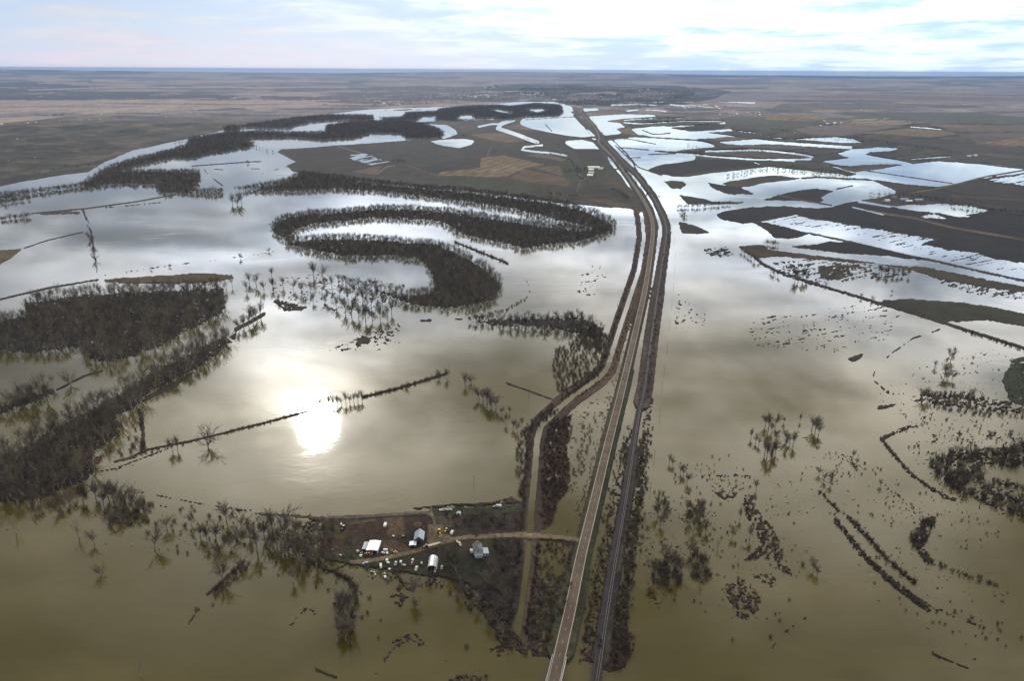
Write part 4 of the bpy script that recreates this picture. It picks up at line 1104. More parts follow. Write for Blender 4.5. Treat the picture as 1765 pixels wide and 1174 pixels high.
# ------------------------------------------------------------------ single trees, read off one by one
def tree_at(px, py, hpx, v, label, group=None, white=False):
    loc = at(px, py)
    dep = math.atan((py - 120.0) / FPX)
    ht = hpx / (pxm(py) * math.cos(dep))
    s = ht / 19.0
    if not used_tree[v]:
        used_tree[v] = True
        r = TREES[v]
        r.location = loc; r.rotation_euler = (0, 0, RS.uniform(0, 6.28)); r.scale = (s, s, s)
        r['label'] = label
        if group: r['group'] = group
    else:
        r = dup(TREES[v], loc, RS.uniform(0, 6.28), s, label, group)
        if not group and 'group' in r: del r['group']
    return r
LONE = [
 (359, 771, 40, 5, 'big round bare tree on the thin dike crossing the sunlit pond'), (298, 778, 26, 2, 'broad bare tree on the dike left of the big round tree'), (306, 776, 22, 3, 'narrow bare tree touching the broad tree on the pond dike'),
 (243, 1166, 26, 4, 'small dead tree alone in brown water at the very bottom left'), (29, 919, 32, 4, 'crooked wide tree in the water near the left edge under the woods'), (138, 927, 34, 4, 'gnarled leaning tree with a bent trunk standing in brown water'),
 (163, 938, 25, 0, 'small tree just right of the gnarled leaning tree'), (174, 992, 22, 5, 'little round leafless tree alone in open brown water'), (77, 852, 36, 0, 'tall bare tree at the ragged end of the left woods'),
 (143, 864, 32, 1, 'spreading tree by the earthen spur under the left woods'), (196, 868, 42, 1, 'left one of the two big trees at the corner of the sunlit pond'), (216, 866, 42, 5, 'right one of the two big trees at the corner of the sunlit pond'),
 (267, 948, 38, 0, 'slender tree rooted in a tuft of debris left of the farm'), (288, 912, 28, 2, 'low spreading tree in the flooded thicket left of the farm'), (390, 900, 36, 1, 'large tree on the submerged levee left of the farm'), (416, 908, 24, 2, 'reddish bare tree right of the large levee tree'),
 (443, 952, 42, 3, 'forked tall tree in the water left of the farm island'), (492, 934, 56, 1, 'tallest bare tree at the left tip of the farm island'), (470, 915, 34, 0, 'upright tree left of the tallest tree by the farm'), (528, 950, 44, 5, 'wide tree right of the tallest tree by the farm'), (515, 968, 40, 0, 'dark tree below the tallest tree at the farm island tip'), (545, 978, 34, 3, 'slim dark tree at the lower left shore of the farm'),
 (385, 1003, 40, 1, 'big pale grey tree on the brushy spit in the brown water'), (416, 985, 26, 5, 'rounded dark tree at the upper end of the brushy spit'), (357, 936, 30, 3, 'thin tree amid drowned brush left of the forked tree'), (372, 930, 34, 0, 'spindly tree amid drowned brush beside the forked tree'), (505, 1005, 26, 3, 'small bare tree standing in water below the farm tip'),
 (713, 1032, 34, 3, 'straight bare tree rising from the bay under the farm yard'), (719, 1050, 22, 0, 'thin drowned tree in the bay under the farm yard'), (588, 1075, 44, 3, 'tall drowned tree left of the bay in brown water'), (600, 1092, 36, 2, 'bushy drowned tree below the tall one in the bay'), (582, 1045, 32, 0, 'upright drowned tree on the sunken hedge line'),
 (775, 975, 38, 5, 'broad bare tree over the arched metal shed'), (765, 962, 30, 1, 'bare tree between the arched shed and the trailer'), (786, 985, 34, 2, 'bare yard tree right of the arched shed'), (606, 945, 30, 5, 'rounded grey tree left of the white roofed shed'), (822, 930, 20, 2, 'small dark tree in front of the farm house door'),
 (122, 664, 30, 5, 'round tree alone on the dike beside the left woods'), (82, 690, 32, 1, 'wide tree on the dike left of the round dike tree'), (65, 696, 30, 0, 'tree on the dike at the left of the widest one'), (42, 705, 28, 2, 'tree near the left end of the dike row'), (415, 446, 11, 2, 'tiny tree standing alone on the flooded lane'), (463, 434, 9, 5, 'tiny round tree at the end of the flooded lane'), (260, 465, 7, 5, 'dot like tree on the sunken hedge left of the lane'), (292, 460, 7, 5, 'dot like tree on the sunken hedge right of its neighbour'),
 (158, 421, 18, 2, 'dark tree on the flooded line of trees at far left'), (155, 412, 14, 0, 'upper tree on the flooded line of trees at far left'), (164, 449, 14, 5, 'lower tree on the flooded line of trees at far left'), (409, 353, 22, 5, 'tree clump trunk standing in the river below the bank'), (401, 351, 18, 1, 'left tree of the clump in the river below the bank'), (417, 350, 19, 0, 'right tree of the clump in the river below the bank'), (428, 281, 7, 5, 'tiny tree on the thin dike in the far flood'),
 (540, 476, 26, 1, 'broad pale tree above the flooded thicket'), (556, 475, 22, 5, 'round tree right of the broad pale tree in the thicket'), (468, 475, 16, 0, 'small tree left of the broad pale tree in the thicket'), (572, 496, 20, 3, 'thin tree below the round tree in the thicket'),
 (770, 652, 18, 1, 'tree at the right end of the pond dike'), (757, 652, 15, 0, 'smaller tree left of the dike end tree'), (700, 668, 13, 5, 'round little tree on the pond dike'), (802, 664, 22, 1, 'pale tree standing in water right of the dike gap'), (812, 660, 20, 5, 'second pale tree right of the dike gap'),
 (1206, 1000, 30, 4, 'bleached dead tree in the dark thicket right of the railway'), (1236, 946, 18, 4, 'small forked dead tree right of the railway thicket'), (1150, 980, 44, 1, 'largest tree in the thicket right of the railway'), (1175, 990, 40, 0, 'dark tree in the middle of the thicket right of the railway'), (1190, 955, 30, 2, 'tree at the upper edge of the thicket right of the railway'), (1128, 1000, 36, 3, 'tree at the track side of the thicket'), (1292, 930, 24, 3, 'thin tree beside the red island on the right'), (1402, 985, 22, 0, 'dark twin stemmed tree alone in the right hand water'), (1409, 992, 18, 2, 'shorter stem beside the twin stemmed tree'),
 (1673, 688, 20, 1, 'spreading tree on the raised lane at right'), (1588, 688, 24, 0, 'leftmost tree on the raised lane at right'), (1598, 690, 20, 2, 'second tree from the left on the raised lane'), (1424, 493, 9, 5, 'tiny pale tree on the dike at right'), (1485, 513, 9, 2, 'round tiny tree on the long dike at right'), (1505, 518, 10, 5, 'tiny tree at the start of the green island'), (1538, 506, 7, 0, 'tiny tree in the water above the green island'), (1677, 622, 9, 0, 'tiny lone tree in the right hand shallows'),
]
CLUSTERS = [
 ('bare tree in the drowned clump right of mid water', 'trees in the drowned right clump', [(1319, 733, 22), (1324, 740, 24), (1336, 736, 22), (1330, 745, 18), (1351, 728, 11), (1379, 726, 12), (1399, 740, 26), (1405, 746, 26), (1411, 750, 22), (1294, 756, 15), (1302, 764, 16), (1308, 768, 12), (1338, 752, 14), (1322, 790, 28), (1330, 786, 26), (1318, 782, 22), (1337, 780, 24), (1328, 796, 20), (1356, 760, 20), (1367, 768, 22), (1362, 764, 18), (1354, 772, 18)], (0, 3)),
 ('bare tree in the pair of drowned thickets at right', 'trees in the pair of drowned thickets', [(1611, 632, 12), (1639, 620, 20), (1645, 610, 12), (1637, 612, 14), (1634, 652, 22), (1628, 648, 20), (1641, 655, 18), (1631, 655, 18)], (0, 2, 3)),
 ('tall thin tree in the row by the flooded channel', 'thin trees by the flooded channel', [(1370, 482, 20), (1376, 484, 22), (1384, 482, 20), (1390, 484, 16), (1516, 470, 13), (1520, 472, 16), (1530, 474, 14), (1540, 474, 14), (1548, 474, 13), (1556, 475, 14), (1566, 476, 12), (1526, 474, 13)], (3, 0)),
 ('tree in the row along the dike end by the ochre bank', 'trees along the dike end', [(1278, 434, 9), (1283, 438, 10), (1288, 442, 10), (1294, 446, 10), (1300, 450, 11), (1309, 452, 10), (1328, 470, 11), (1334, 474, 12), (1340, 476, 11)], (0, 5)),
 ('reed like bare tree in the water gap of the pond dike', 'trees in the dike gap', [(x, 706 - (x - 545) * .20, 14 + (i * 5) % 7) for i, x in enumerate(range(540, 626, 7))], (3, 0)),
 ('bare tree in the row slanting from the dike to the canal', 'trees slanting to the canal', [(826, 688, 22), (833, 692, 24), (840, 697, 26), (848, 700, 26), (855, 704, 24), (845, 706, 20), (863, 714, 14), (878, 712, 12), (872, 730, 16), (884, 738, 18), (892, 745, 18), (900, 735, 16)], (0, 1, 3)),
 ('bare tree on the strip below the lower loop of woods', 'trees on the strip below the loop', [(868, 562, 20), (880, 562, 20), (893, 563, 20), (906, 563, 20), (920, 560, 20), (934, 560, 20), (948, 560, 22), (962, 561, 22), (976, 560, 24), (990, 558, 26), (1003, 560, 22), (1015, 566, 20), (1026, 570, 18), (820, 556, 14), (832, 554, 14), (812, 556, 12)], (0, 3, 1)),
 ('drowned tree in the flooded thicket between the woods', 'trees in the flooded thicket', [(430, 488, 20), (442, 492, 20), (425, 502, 18), (455, 500, 18), (470, 497, 18), (488, 494, 16), (505, 500, 20), (520, 505, 20), (535, 503, 18), (560, 520, 20), (580, 530, 22), (595, 538, 26), (606, 545, 28), (618, 548, 26), (630, 552, 30), (642, 552, 28), (655, 550, 26), (668, 548, 24), (640, 530, 24), (625, 522, 26), (600, 518, 22), (585, 510, 18), (660, 528, 24), (675, 540, 22), (612, 505, 20), (630, 505, 18), (650, 512, 18), (700, 522, 18), (480, 520, 14), (540, 520, 16), (555, 505, 16)], (0, 1, 3)),
 ('bare tree on the dark spur by the inlet', 'trees on the spur by the inlet', [(412, 568, 20), (420, 564, 22), (428, 560, 24), (436, 556, 26), (443, 550, 26), (450, 545, 24)], (0, 1)),
 ('willow tree in the flooded right bank thicket', 'trees in the right bank thicket', [(1184, 832, 20), (1160, 802, 16), (1154, 798, 16), (1172, 815, 16), (1178, 820, 18), (1303, 845, 16), (1134, 890, 22), (1138, 905, 26), (1208, 890, 30), (1212, 900, 26), (1190, 900, 24), (1196, 915, 24), (1216, 920, 22), (1184, 880, 20), (1275, 895, 18), (1262, 928, 20), (1420, 828, 16), (1432, 834, 18), (1436, 824, 12), (1412, 818, 14), (1470, 790, 14), (1476, 800, 12), (1518, 838, 14), (1382, 822, 8), (1392, 780, 0)], (0, 2, 3)),
]
CLUSTERS += [
 ('bare yard tree on the brushy left side of the farm', 'trees of the brushy left farm side', [(556, 930, 32), (566, 915, 26), (572, 950, 30), (585, 965, 24), (560, 965, 28), (548, 950, 34)], (0, 5, 1)),
 ('bare tree on the low ground behind the farm house', 'trees behind the farm house', [(850, 990, 26), (862, 1015, 26), (875, 960, 22), (840, 1010, 24), (870, 1040, 24), (885, 1000, 22), (835, 910, 20), (860, 900, 18), (880, 905, 20), (815, 905, 18)], (1, 5, 2)),
 ('bare tree at the lower farm shore', 'trees at the lower farm shore', [(800, 1030, 26), (822, 1050, 28), (846, 1075, 26), (795, 1012, 22), (866, 1098, 24), (690, 995, 20), (740, 1000, 20)], (0, 3, 2)),
 ('bare tree in the drowned belt left of the farm', 'trees of the drowned belt left of the farm', [(455, 925, 34), (478, 945, 36), (485, 960, 34), (505, 950, 40), (512, 930, 36), (520, 985, 30), (535, 965, 34), (540, 940, 30), (462, 945, 28), (430, 925, 28), (410, 930, 24), (398, 945, 26), (345, 925, 24), (330, 905, 20), (375, 955, 26)], (0, 1, 5, 2)),
 ('bare tree in the drowned corner by the slanting woods', 'trees of the drowned corner', [(178, 870, 36), (186, 858, 30), (206, 880, 34), (228, 872, 34), (238, 880, 28), (165, 860, 30), (120, 868, 30), (100, 880, 30), (60, 880, 28), (30, 870, 30), (210, 900, 26), (190, 905, 22), (250, 885, 20)], (0, 1, 5, 2)),
 ('drowned tree on the sunken hedge of the bay', 'trees on the sunken hedge of the bay', [(594, 1060, 34), (608, 1078, 30), (596, 1105, 28), (606, 1050, 28), (584, 1095, 24), (612, 1030, 24)], (0, 3, 2)),
]
NIND = 0
for (x, y, h_, v, lab) in LONE:
    tree_at(x, y, h_, v, lab, 'single bare trees'); NIND += 1
for lab, grp, pts, vs_ in CLUSTERS:
    for i, (x, y, h_) in enumerate(pts):
        if h_ > 0:
            tree_at(x, y, h_ * RS.uniform(.92, 1.1), vs_[i % len(vs_)], lab, grp); NIND += 1

# woods: the nearest trees one by one, the rest as a mass
wood_pts, wood_px = [], []
SPEC = {'left': (10.4, 1.02, .07), 'diagonal': (8.9, 1.02, .05), 'dike row': (9.0, .95, .05), 'river bank': (9.5, .80, .05), 'upper loop': (7.8, .70, .03), 'lower loop': (7.4, .70, .03), 'strip': (9.0, .65, .1),
        'far point': (12.0, .90, .03), 'far bank': (12.0, .90, .05), 'west shore': (17.0, 1.0, .05), 'north shore': (14.0, 1.0, .04), 'far loop': (17.0, 1.0, .04)}
ALLN, ALLF = [], []
for k, poly in GROVES.items():
    step, sc, thin = SPEC[k]
    px, py = spread_in(poly, step, thin=thin * 2.2, wob=9.0)
    for g in HOLES:
        q = ~inside(g, px, py); px, py = px[q], py[q]
    if k == 'left':
        q = ~inside(P('0,525 40,520 44,545 0,552'), px, py); px, py = px[q], py[q]
    q = (px > -140) & (px < 1900); px, py = px[q], py[q]
    s = sc * (.62 + .62 * RS.beta(2, 2, len(px)))
    near_ = k in ('left', 'diagonal', 'dike row', 'strip', 'river bank', 'upper loop', 'lower loop')
    (ALLN if near_ else ALLF).append((k, px, py, s))
cand = []
for k, px, py, s in ALLN:
    if k in ('left', 'diagonal', 'dike row'):
        for x, y, q in zip(px, py, s):
            if 0 < x < PW and y < 1174:
                cand.append((q * pxm(y), k, x, y, q))
cand.sort(reverse=True)
pick = set()
LAB = {'left': ('bare grey cottonwood at the near edge of the big left woods', 'near trees of the big left woods'), 'diagonal': ('bare grey cottonwood at the near end of the long slanting woods', 'near trees of the slanting woods'), 'dike row': ('bare grey cottonwood in the row along the left dike', 'trees of the left dike row')}
for h_, k, x, y, q in cand[:max(0, 296 - NIND)]:
    pick.add((x, y))
    tree_at(x, y, q * 19 * pxm(y) * math.cos(math.atan((y - 120) / FPX)), int(RS.randint(0, 4)), LAB[k][0], LAB[k][1])
NAMES = {'left': ('bare_woodland', 'dense brown mass of leafless woods on the left'), 'diagonal': ('bare_woodland', 'long slanting belt of leafless woods running to the left edge'), 'dike row': ('bare_woodland', 'leafless trees massed along the left dike'), 'strip': ('bare_woodland', 'short dark strip of trees below the loops'),
         'river bank': ('bare_woodland', 'long belt of dark trees along the far river bank'), 'upper loop': ('bare_woodland', 'upper arm of the hairpin of dark woods'), 'lower loop': ('bare_woodland', 'lower hooked arm of dark woods round the pool')}
for k, px, py, s in ALLN:
    keep = np.array([(x, y) not in pick for x, y in zip(px, py)], bool)
    stuff(NAMES[k][0], NAMES[k][1], 'woods', zarr(px[keep], py[keep]), s[keep], PROTO_NEAR if k in ('left', 'diagonal', 'dike row', 'strip') else PROTO_NEAR, seed=len(px))
FARL = {'far point': 'dark wooded point below the left hills', 'far bank': 'dark belt of trees along the left river arm', 'west shore': 'distant dark trees under the western hills', 'north shore': 'distant dark woods beyond the field peninsula', 'far loop': 'farthest dark loop of woods before the town'}
for k, px, py, s in ALLF:
    stuff('distant_woods', FARL[k], 'woods', zarr(px, py), s, PROTO_FAR, seed=len(px))
px, py = spread_in(P('890,158 930,166 965,178 1000,183 1090,186 1180,178 1200,160 1130,151 1000,148 900,151'), 55, thin=.1)
q = M[np.clip(np.searchsorted(gt, py - ridge_y(px)), 0, NR - 1), np.clip(np.searchsorted(gx, px), 0, NC - 1)] > .5
stuff('distant_woods', 'blue wooded bottoms round the far town', 'woods', zarr(px[q], py[q]), RS.uniform(.8, 1.3, q.sum()), PROTO_FAR, seed=3)
px, py = spread_in(P('640,172 720,168 800,158 890,160 900,172 840,176 700,181 640,182'), 80, thin=.35)
stuff('distant_woods', 'scattered shade trees of the far town', 'woods', zarr(px, py), RS.uniform(.7, 1.2, len(px)), PROTO_FAR, seed=4)

# tree rows: small far trees in strings, counted as masses
def along_px(pts, gap, wob):
    pts = P(pts) if isinstance(pts, str) else pts
    sl_ = np.hypot(*np.diff(pts, axis=0).T); cu = np.concatenate([[0], np.cumsum(sl_)])
    d = np.arange(0, cu[-1], gap); d = d + RS.uniform(-.45, .45, len(d)) * gap
    return np.interp(d, cu, pts[:, 0]) + RS.normal(0, wob, len(d)), np.interp(d, cu, pts[:, 1]) + RS.normal(0, wob * .4, len(d))
X, Y = [], []
for q, gap, wob in (('1170,259 1200,262 1260,259 1330,261 1400,270', 3.5, .8), ('1265,258 1320,258', 1.5, 1), ('1255,304 1290,296 1330,292 1380,296 1440,302', 3.2, 3.0), ('1290,292 1330,289 1380,292 1460,300', 5, 1.5), ('1076,206 1120,203 1200,205 1250,208', 3, .8), ('1080,209 1140,208 1180,210', 4, .8),
                    ('1465,236 1500,243 1560,252 1640,262', 4, 1), ('1640,355 1700,363 1765,369', 4, .8), ('1500,336 1600,343 1640,349', 4, 1), ('1040,236 1080,237', 2.5, 1), ('1328,223 1360,226', 1.5, .8), ('1270,228 1290,230', 2, .8), ('1400,215 1440,216', 2, 2), ('980,275 1000,300 1006,318', 3, 3), ('975,296 1012,294', 2, 3), ('944,262 976,268', 2.5, 2), ('900,246 930,250', 3, 1), ('905,236 925,242', 2.5, 1), ('780,234 806,236', 2, 1.5),
                    ('675,279 700,280', 2, 1), ('1060,330 1085,345', 2, 1.5), ('940,335 1000,342', 3, 1.5), ('430,252 470,262', 5, 2), ('1185,250 1215,262', 3, 2), ('1005,190 1040,232', 4, 1.5), ('1050,268 1100,320 1135,345', 4, 1.5), ('1168,359 1210,357 1260,352', 2.5, 1), ('1172,365 1183,377', 1.5, 1.5), ('1320,421 1340,424', 2, 1), ('1455,305 1466,305', 1.0, 1), ('100,328 150,318 170,312', 2.5, 3), ('0,352 50,344', 2.2, 3), ('0,380 52,374', 1.6, 2.0), ('300,245 340,236', 3, 1), ('60,300 180,283', 8, 2), ('500,205 600,199', 3, .8), ('1330,232 1480,240', 6, 1)):
    a_, b_ = along_px(q, gap, wob); X.append(a_); Y.append(b_)
X = np.concatenate(X); Y = np.concatenate(Y)
stuff('hedgerow_trees', 'thin strings of tiny trees along the far sloughs and lanes', 'trees', zarr(X, Y), RS.uniform(.45, .9, len(X)), PROTO_FAR, seed=9)

# ------------------------------------------------------------------ brush
SHR = []
for i in range(4):
    o = obj('shrub', to_mesh('shrub_stems', BR[i][2], BR[i][3]), None, (twig if i % 2 else twig_r,))
    tag(o, 'leafless shrub', 'shrub')
    SHR.append([o, False])
def shrub_at(px, py, s, label, group, v=None):
    v = int(RS.randint(0, 4)) if v is None else v
    o, used = SHR[v]
    if used:
        o = o.copy(); C.objects.link(o)
    SHR[v][1] = True
    o.location = at(px, py); o.rotation_euler = (0, 0, RS.uniform(0, 6.28)); o.scale = (s * 1.15, s * 1.15, s)
    o['label'] = label; o['group'] = group
    return o
ZONES = [  # outline, spacing, size, share kept, group, label, single shrubs wanted
 ('1122,985 1150,960 1172,965 1178,1005 1160,1016 1125,1012', 4.2, 1.3, .8, 'dark thicket shrubs right of the railway', 'dark shrub in the big thicket right of the railway', 24),
 ('1187,945 1210,952 1232,985 1215,1010 1188,1015 1192,985', 4.2, 1.25, .75, 'shrubs of the thicket right half', 'shrub in the right half of the railway thicket', 18),
 ('1125,925 1142,935 1150,948 1178,950 1175,962 1140,955', 4.6, .9, .7, 'shrubs above the railway thicket', 'shrub along the top of the railway thicket', 8),
 ('1176,868 1198,868 1232,935 1215,940 1190,900', 5.0, .9, .5, 'shrubs of the slanting right bank belt', 'shrub in the slanting belt above the railway thicket', 14),
 ('1128,850 1140,845 1158,885 1150,895 1135,880', 4.4, 1.0, .75, 'shrubs by the wrecked fence', 'shrub beside the tracks above the thicket', 8),
 ('1195,862 1212,860 1215,890 1200,892', 4.4, 1.0, .8, 'upper right bank shrubs', 'shrub in the upright clump above the thicket', 6),
 ('1281,852 1301,856 1311,886 1335,910 1356,965 1366,992 1342,982 1335,965 1281,968 1308,937 1301,910 1284,890', 4.6, .62, .62, 'red willows on the right islands', 'low reddish willow on the upper red island', 25),
 ('1250,1006 1284,999 1315,1040 1315,1053 1281,1077 1260,1040 1247,1023', 4.6, .65, .65, 'red willows on the lower island', 'low reddish willow on the lower red island', 25),
 ('1567,920 1591,893 1618,886 1608,910 1591,944 1608,965 1594,970 1570,935', 4.2, .95, .8, 'shrubs of the right crooked thicket', 'grey shrub in the crooked thicket at right', 20),
 ('1600,798 1640,778 1700,775 1765,765 1860,760 1860,800 1765,805 1700,802 1690,830 1765,868 1860,900 1860,940 1765,897 1700,868 1650,848 1612,815', 7.5, 1.75, .8, 'trees of the right curved wood', 'dark shrub of the curved wood at the right edge', 30),
 ('1705,822 1765,836 1765,846 1712,834', 6, 1.1, .8, 'shrubs inside the right curve', 'shrub inside the curved wood at the right edge', 4),
 ('560,640 561,640 561,641', 5, 1, .5, 'x', 'x', 0),
 ('950,625 960,600 985,588 1040,590 1050,610 1030,645 990,668 965,685 957,660', 5.0, 1.0, .75, 'shrubs of the mid thicket by the canal', 'shrub in the flooded thicket left of the canal bend', 15),
 ('1000,565 1030,562 1050,585 1035,605 990,590', 5.0, 1.2, .85, 'shrubs above the canal thicket', 'tall shrub above the canal bend thicket', 6),
 ('950,722 982,718 989,733 978,774 984,820 976,850 962,868 950,905 936,912 930,880 934,800 938,757', 4.4, .95, .8, 'red brush between canal and highway', 'red brush clump between canal and highway', 25),
 ('985,760 1015,720 1035,690 1020,760 1000,830 985,860', 6.5, .8, .6, 'grey brush beside the highway', 'grey brush clump on the mud beside the highway', 10),
 ('890,760 905,740 912,760 908,800 904,850 900,872 890,855', 5.5, 1.1, .7, 'shrubs left of the canal', 'shrub on the water side of the canal', 14),
 ('900,735 940,708 965,706 935,728 915,748', 5.0, 1.0, .8, 'shrubs at the canal corner', 'shrub at the outer corner of the canal', 12),
 ('925,940 985,938 985,1000 962,1075 945,1128 922,1128 905,1100 922,1020', 4.6, .95, .72, 'brush below the farm lane', 'brush clump between canal and highway below the farm lane', 30),
 ('850,930 900,925 890,1050 880,1078 840,1062 815,1018 860,985', 5.0, .85, .75, 'brush behind the farm house', 'dark brush clump on the low ground below the house', 25),
 ('760,890 895,884 898,915 840,918 790,908', 5.0, .9, .8, 'brush above the farm lane', 'dark brush clump above the farm lane', 20),
 ('780,1003 830,1030 880,1088 900,1108 880,1125 840,1080 800,1050 770,1020', 5.0, .9, .7, 'shrubs at the lower farm shore', 'shrub in the water off the lower farm shore', 16),
 ('552,905 575,898 565,940 550,950', 6, 1.0, .6, 'shrubs at the farm tip', 'shrub at the left tip of the farm ground', 5),
 ('180,880 235,860 262,870 250,895 200,900', 6, 1.2, .7, 'thicket at the pond corner', 'dense shrub at the lower corner of the sunlit pond', 10),
 ('185,735 232,720 245,770 225,800 180,790', 9, 1.2, .45, 'shrubs in the woodland clearing', 'shrub in the flooded clearing beside the slanting woods', 6),
 ('30,855 150,850 170,880 120,890 40,890', 9, 1.1, .6, 'shrubs under the left woods', 'shrub in the water under the left woods', 8),
 ('640,985 760,1000 740,1015 650,1005', 5, .7, .6, 'shrubs along the farm yard shore', 'low shrub along the farm yard shore', 8),
 ('1580,690 1640,692 1765,708 1765,722 1650,712 1590,700', 5, .9, .6, 'shrubs along the raised lane', 'shrub along the raised lane at right', 12),
 ('1580,676 1640,676 1720,690 1640,688', 4, 1.0, .7, 'shrubs on the raised lane', 'shrub on the upper side of the raised lane', 6),
 ('1090,1085 1095,1120 1080,1150 1052,1158 1055,1100', 3.6, .8, .85, 'red brush by the railway bridge', 'red brush clump beside the railway bridge end', 12),
 ('1016,1120 1030,1090 1040,1090 1032,1130', 3.6, .8, .85, 'red brush left of the railway bridge', 'red brush clump left of the railway bridge end', 6),
 ('360,1028 385,1000 425,966 432,975 395,1010 368,1032', 4.0, .9, .9, 'red brush on the spit', 'red brush clump on the spit in brown water', 12),
 ('1620,760 1700,742 1765,748 1765,762 1640,775', 9, .9, .4, 'shrubs above the curved wood', 'shrub scattered above the curved wood', 6),
 ('240,707 246,707 250,778 243,778', 4, 1.0, .9, 'shrub column at the clearing', 'shrub in the straight column beside the clearing', 6),
]
LINES = [  # line, gap px, wobble px, size, group, label, count wanted
 ('1414,849 1448,883', 5, 1.5, .6, 'shrub rows at right', 'shrub in the short upper row in the right water', 6), ('1461,890 1533,968 1577,1006', 4, 2, .75, 'shrub rows at right', 'shrub in the upper of two slanting rows at right', 20), ('1441,897 1489,958 1540,1006 1601,1050', 4, 3, .65, 'shrub rows at right', 'shrub in the lower of two slanting rows at right', 20),
 ('1600,968 1660,990 1720,1012', 7, 4, .7, 'shrub rows at right', 'shrub trailing from the crooked thicket', 6), ('1519,757 1545,790 1574,821 1618,850', 7, 2, .5, 'shrub rows at right', 'shrub on the curved bar at right', 6), ('1519,755 1545,745 1600,730', 7, 2, .5, 'shrub rows at right', 'shrub on the top of the curved bar', 4),
 ('531,965 579,988 600,1000 612,1014 615,1040', 5, 3, .9, 'hedge below the farm', 'shrub in the sunken hedge left of the bay', 14), ('388,746 456,729 531,709', 4, 1.5, .6, 'pond dike shrubs', 'shrub on the left part of the pond dike', 8), ('624,685 692,668 768,645', 3.5, 1.5, .85, 'pond dike shrubs', 'shrub on the right part of the pond dike', 10), ('235,786 330,762', 6, 1.5, .6, 'pond dike shrubs', 'shrub at the near end of the pond dike', 4),
 ('784,417 876,454', 3.5, 1.5, 1.3, 'arc shrubs', 'shrub on the thin tongue right of the loop woods', 0), ('825,548 876,533 905,517', 3, 1, .9, 'arc shrubs', 'shrub on the thin arc above the strip', 4),
 ('1303,446 1356,475 1420,494 1506,520 1574,540 1659,567 1765,600', 9, 1, .5, 'dike shrubs', 'shrub on the long dike at right', 4), ('1660,570 1700,582 1765,603', 5, 2, .9, 'dike shrubs', 'shrub at the right end of the long dike', 6),
 ('144,365 157,400 163,440 168,470', 5, 1, 1.0, 'far lane shrubs', 'shrub on the drowned lane at far left', 0),
]
SINGLES = [(1384, 975, .9), (1344, 1070, .6), (1360, 1036, .55), (1262, 1104, .6), (1328, 1100, .6), (1640, 905, .4), (1675, 1066, .6), (1646, 1056, .55), (1724, 1088, .5), (1760, 1100, .6), (1606, 968, .8), (338, 1052, .7), (367, 1043, .6), (603, 1010, .5), (637, 1032, .7), (634, 1058, .7), (624, 1066, .6), (656, 1070, .5), (653, 1100, .5), (805, 1116, .8), (906, 1128, .9), (480, 992, .45), (310, 880, .6), (330, 886, .8), (264, 872, .9), (255, 920, .8), (318, 910, 1.0), (300, 900, .9), (240, 905, .8), (1000, 1140, .5), (1003, 1125, .6), (1104, 860, .6), (1128, 850, .6), (1146, 880, .7), (1156, 1020, .9), (1120, 1022, 1.0), (1162, 1035, .6), (1225, 870, .6), (1190, 845, .5), (1242, 870, .5), (1440, 870, .5)]
ZONES += [
 ('772,1172 800,1162 838,1165 850,1182 780,1184', 3.5, .55, .7, 'brush at the bottom edge', 'low brush breaking the water at the bottom edge', 4),
 ('170,850 240,850 265,875 250,905 190,910 165,880', 6, 1.0, .6, 'thicket at the pond corner', 'dense shrub at the lower corner of the sunlit pond', 6),
 ('360,880 450,895 540,930 560,985 520,1000 460,970 400,940 350,945', 8, .9, .4, 'brush of the drowned belt', 'shrub in the drowned belt left of the farm', 8),
 ('240,895 330,880 360,905 330,935 260,930', 9, .85, .4, 'brush below the pond levee', 'shrub scattered below the pond levee', 6),
 ('505,905 560,897 575,915 560,960 530,950', 5, 1.0, .6, 'brush at the farm tip', 'shrub in the brushy left tip of the farm ground', 8),
 ('560,960 640,972 700,984 690,992 620,985 560,975', 4.5, .6, .6, 'brush along the yard edge', 'low shrub along the lower edge of the yard', 6),
 ('575,1025 612,1022 620,1080 605,1115 585,1110', 5, .9, .6, 'brush of the bay hedge', 'shrub on the sunken hedge of the bay', 6),
]
EX, EY, ES, ER = [], [], [], []
NSH = 0
def brush(px, py, size, group, label, want):
    global NSH
    n = len(px)
    if n == 0: return
    s = size * RS.uniform(.65, 1.2, n)
    order = np.argsort(-(s * pxm(py)))
    onscreen = [i for i in order if 0 < px[i] < PW and py[i] < 1172][:want]
    for i in onscreen:
        shrub_at(px[i], py[i], s[i], label, group, (2 if 'red' in label else 1) if 'red' in label else None)
        NSH += 1
    q = np.ones(n, bool); q[onscreen] = False
    EX.append(px[q]); EY.append(py[q]); ES.append(s[q]); ER.append(np.full(q.sum(), 1 if 'red' in label else 0))
for q, step, size, keep, group, label, want in ZONES:
    px, py = spread_in(P(q), step, thin=1 - keep)
    brush(px, py, size, group, label, int(want * .62))
for q, gap, wob, size, group, label, want in LINES:
    px, py = along_px(q, gap, wob)
    brush(px, py, size, group, label, int(want * .62))
for x, y, s in SINGLES:
    shrub_at(x, y, s * 1.1, 'small leafless bush standing by itself in the brown water', 'lone bushes in the water'); NSH += 1
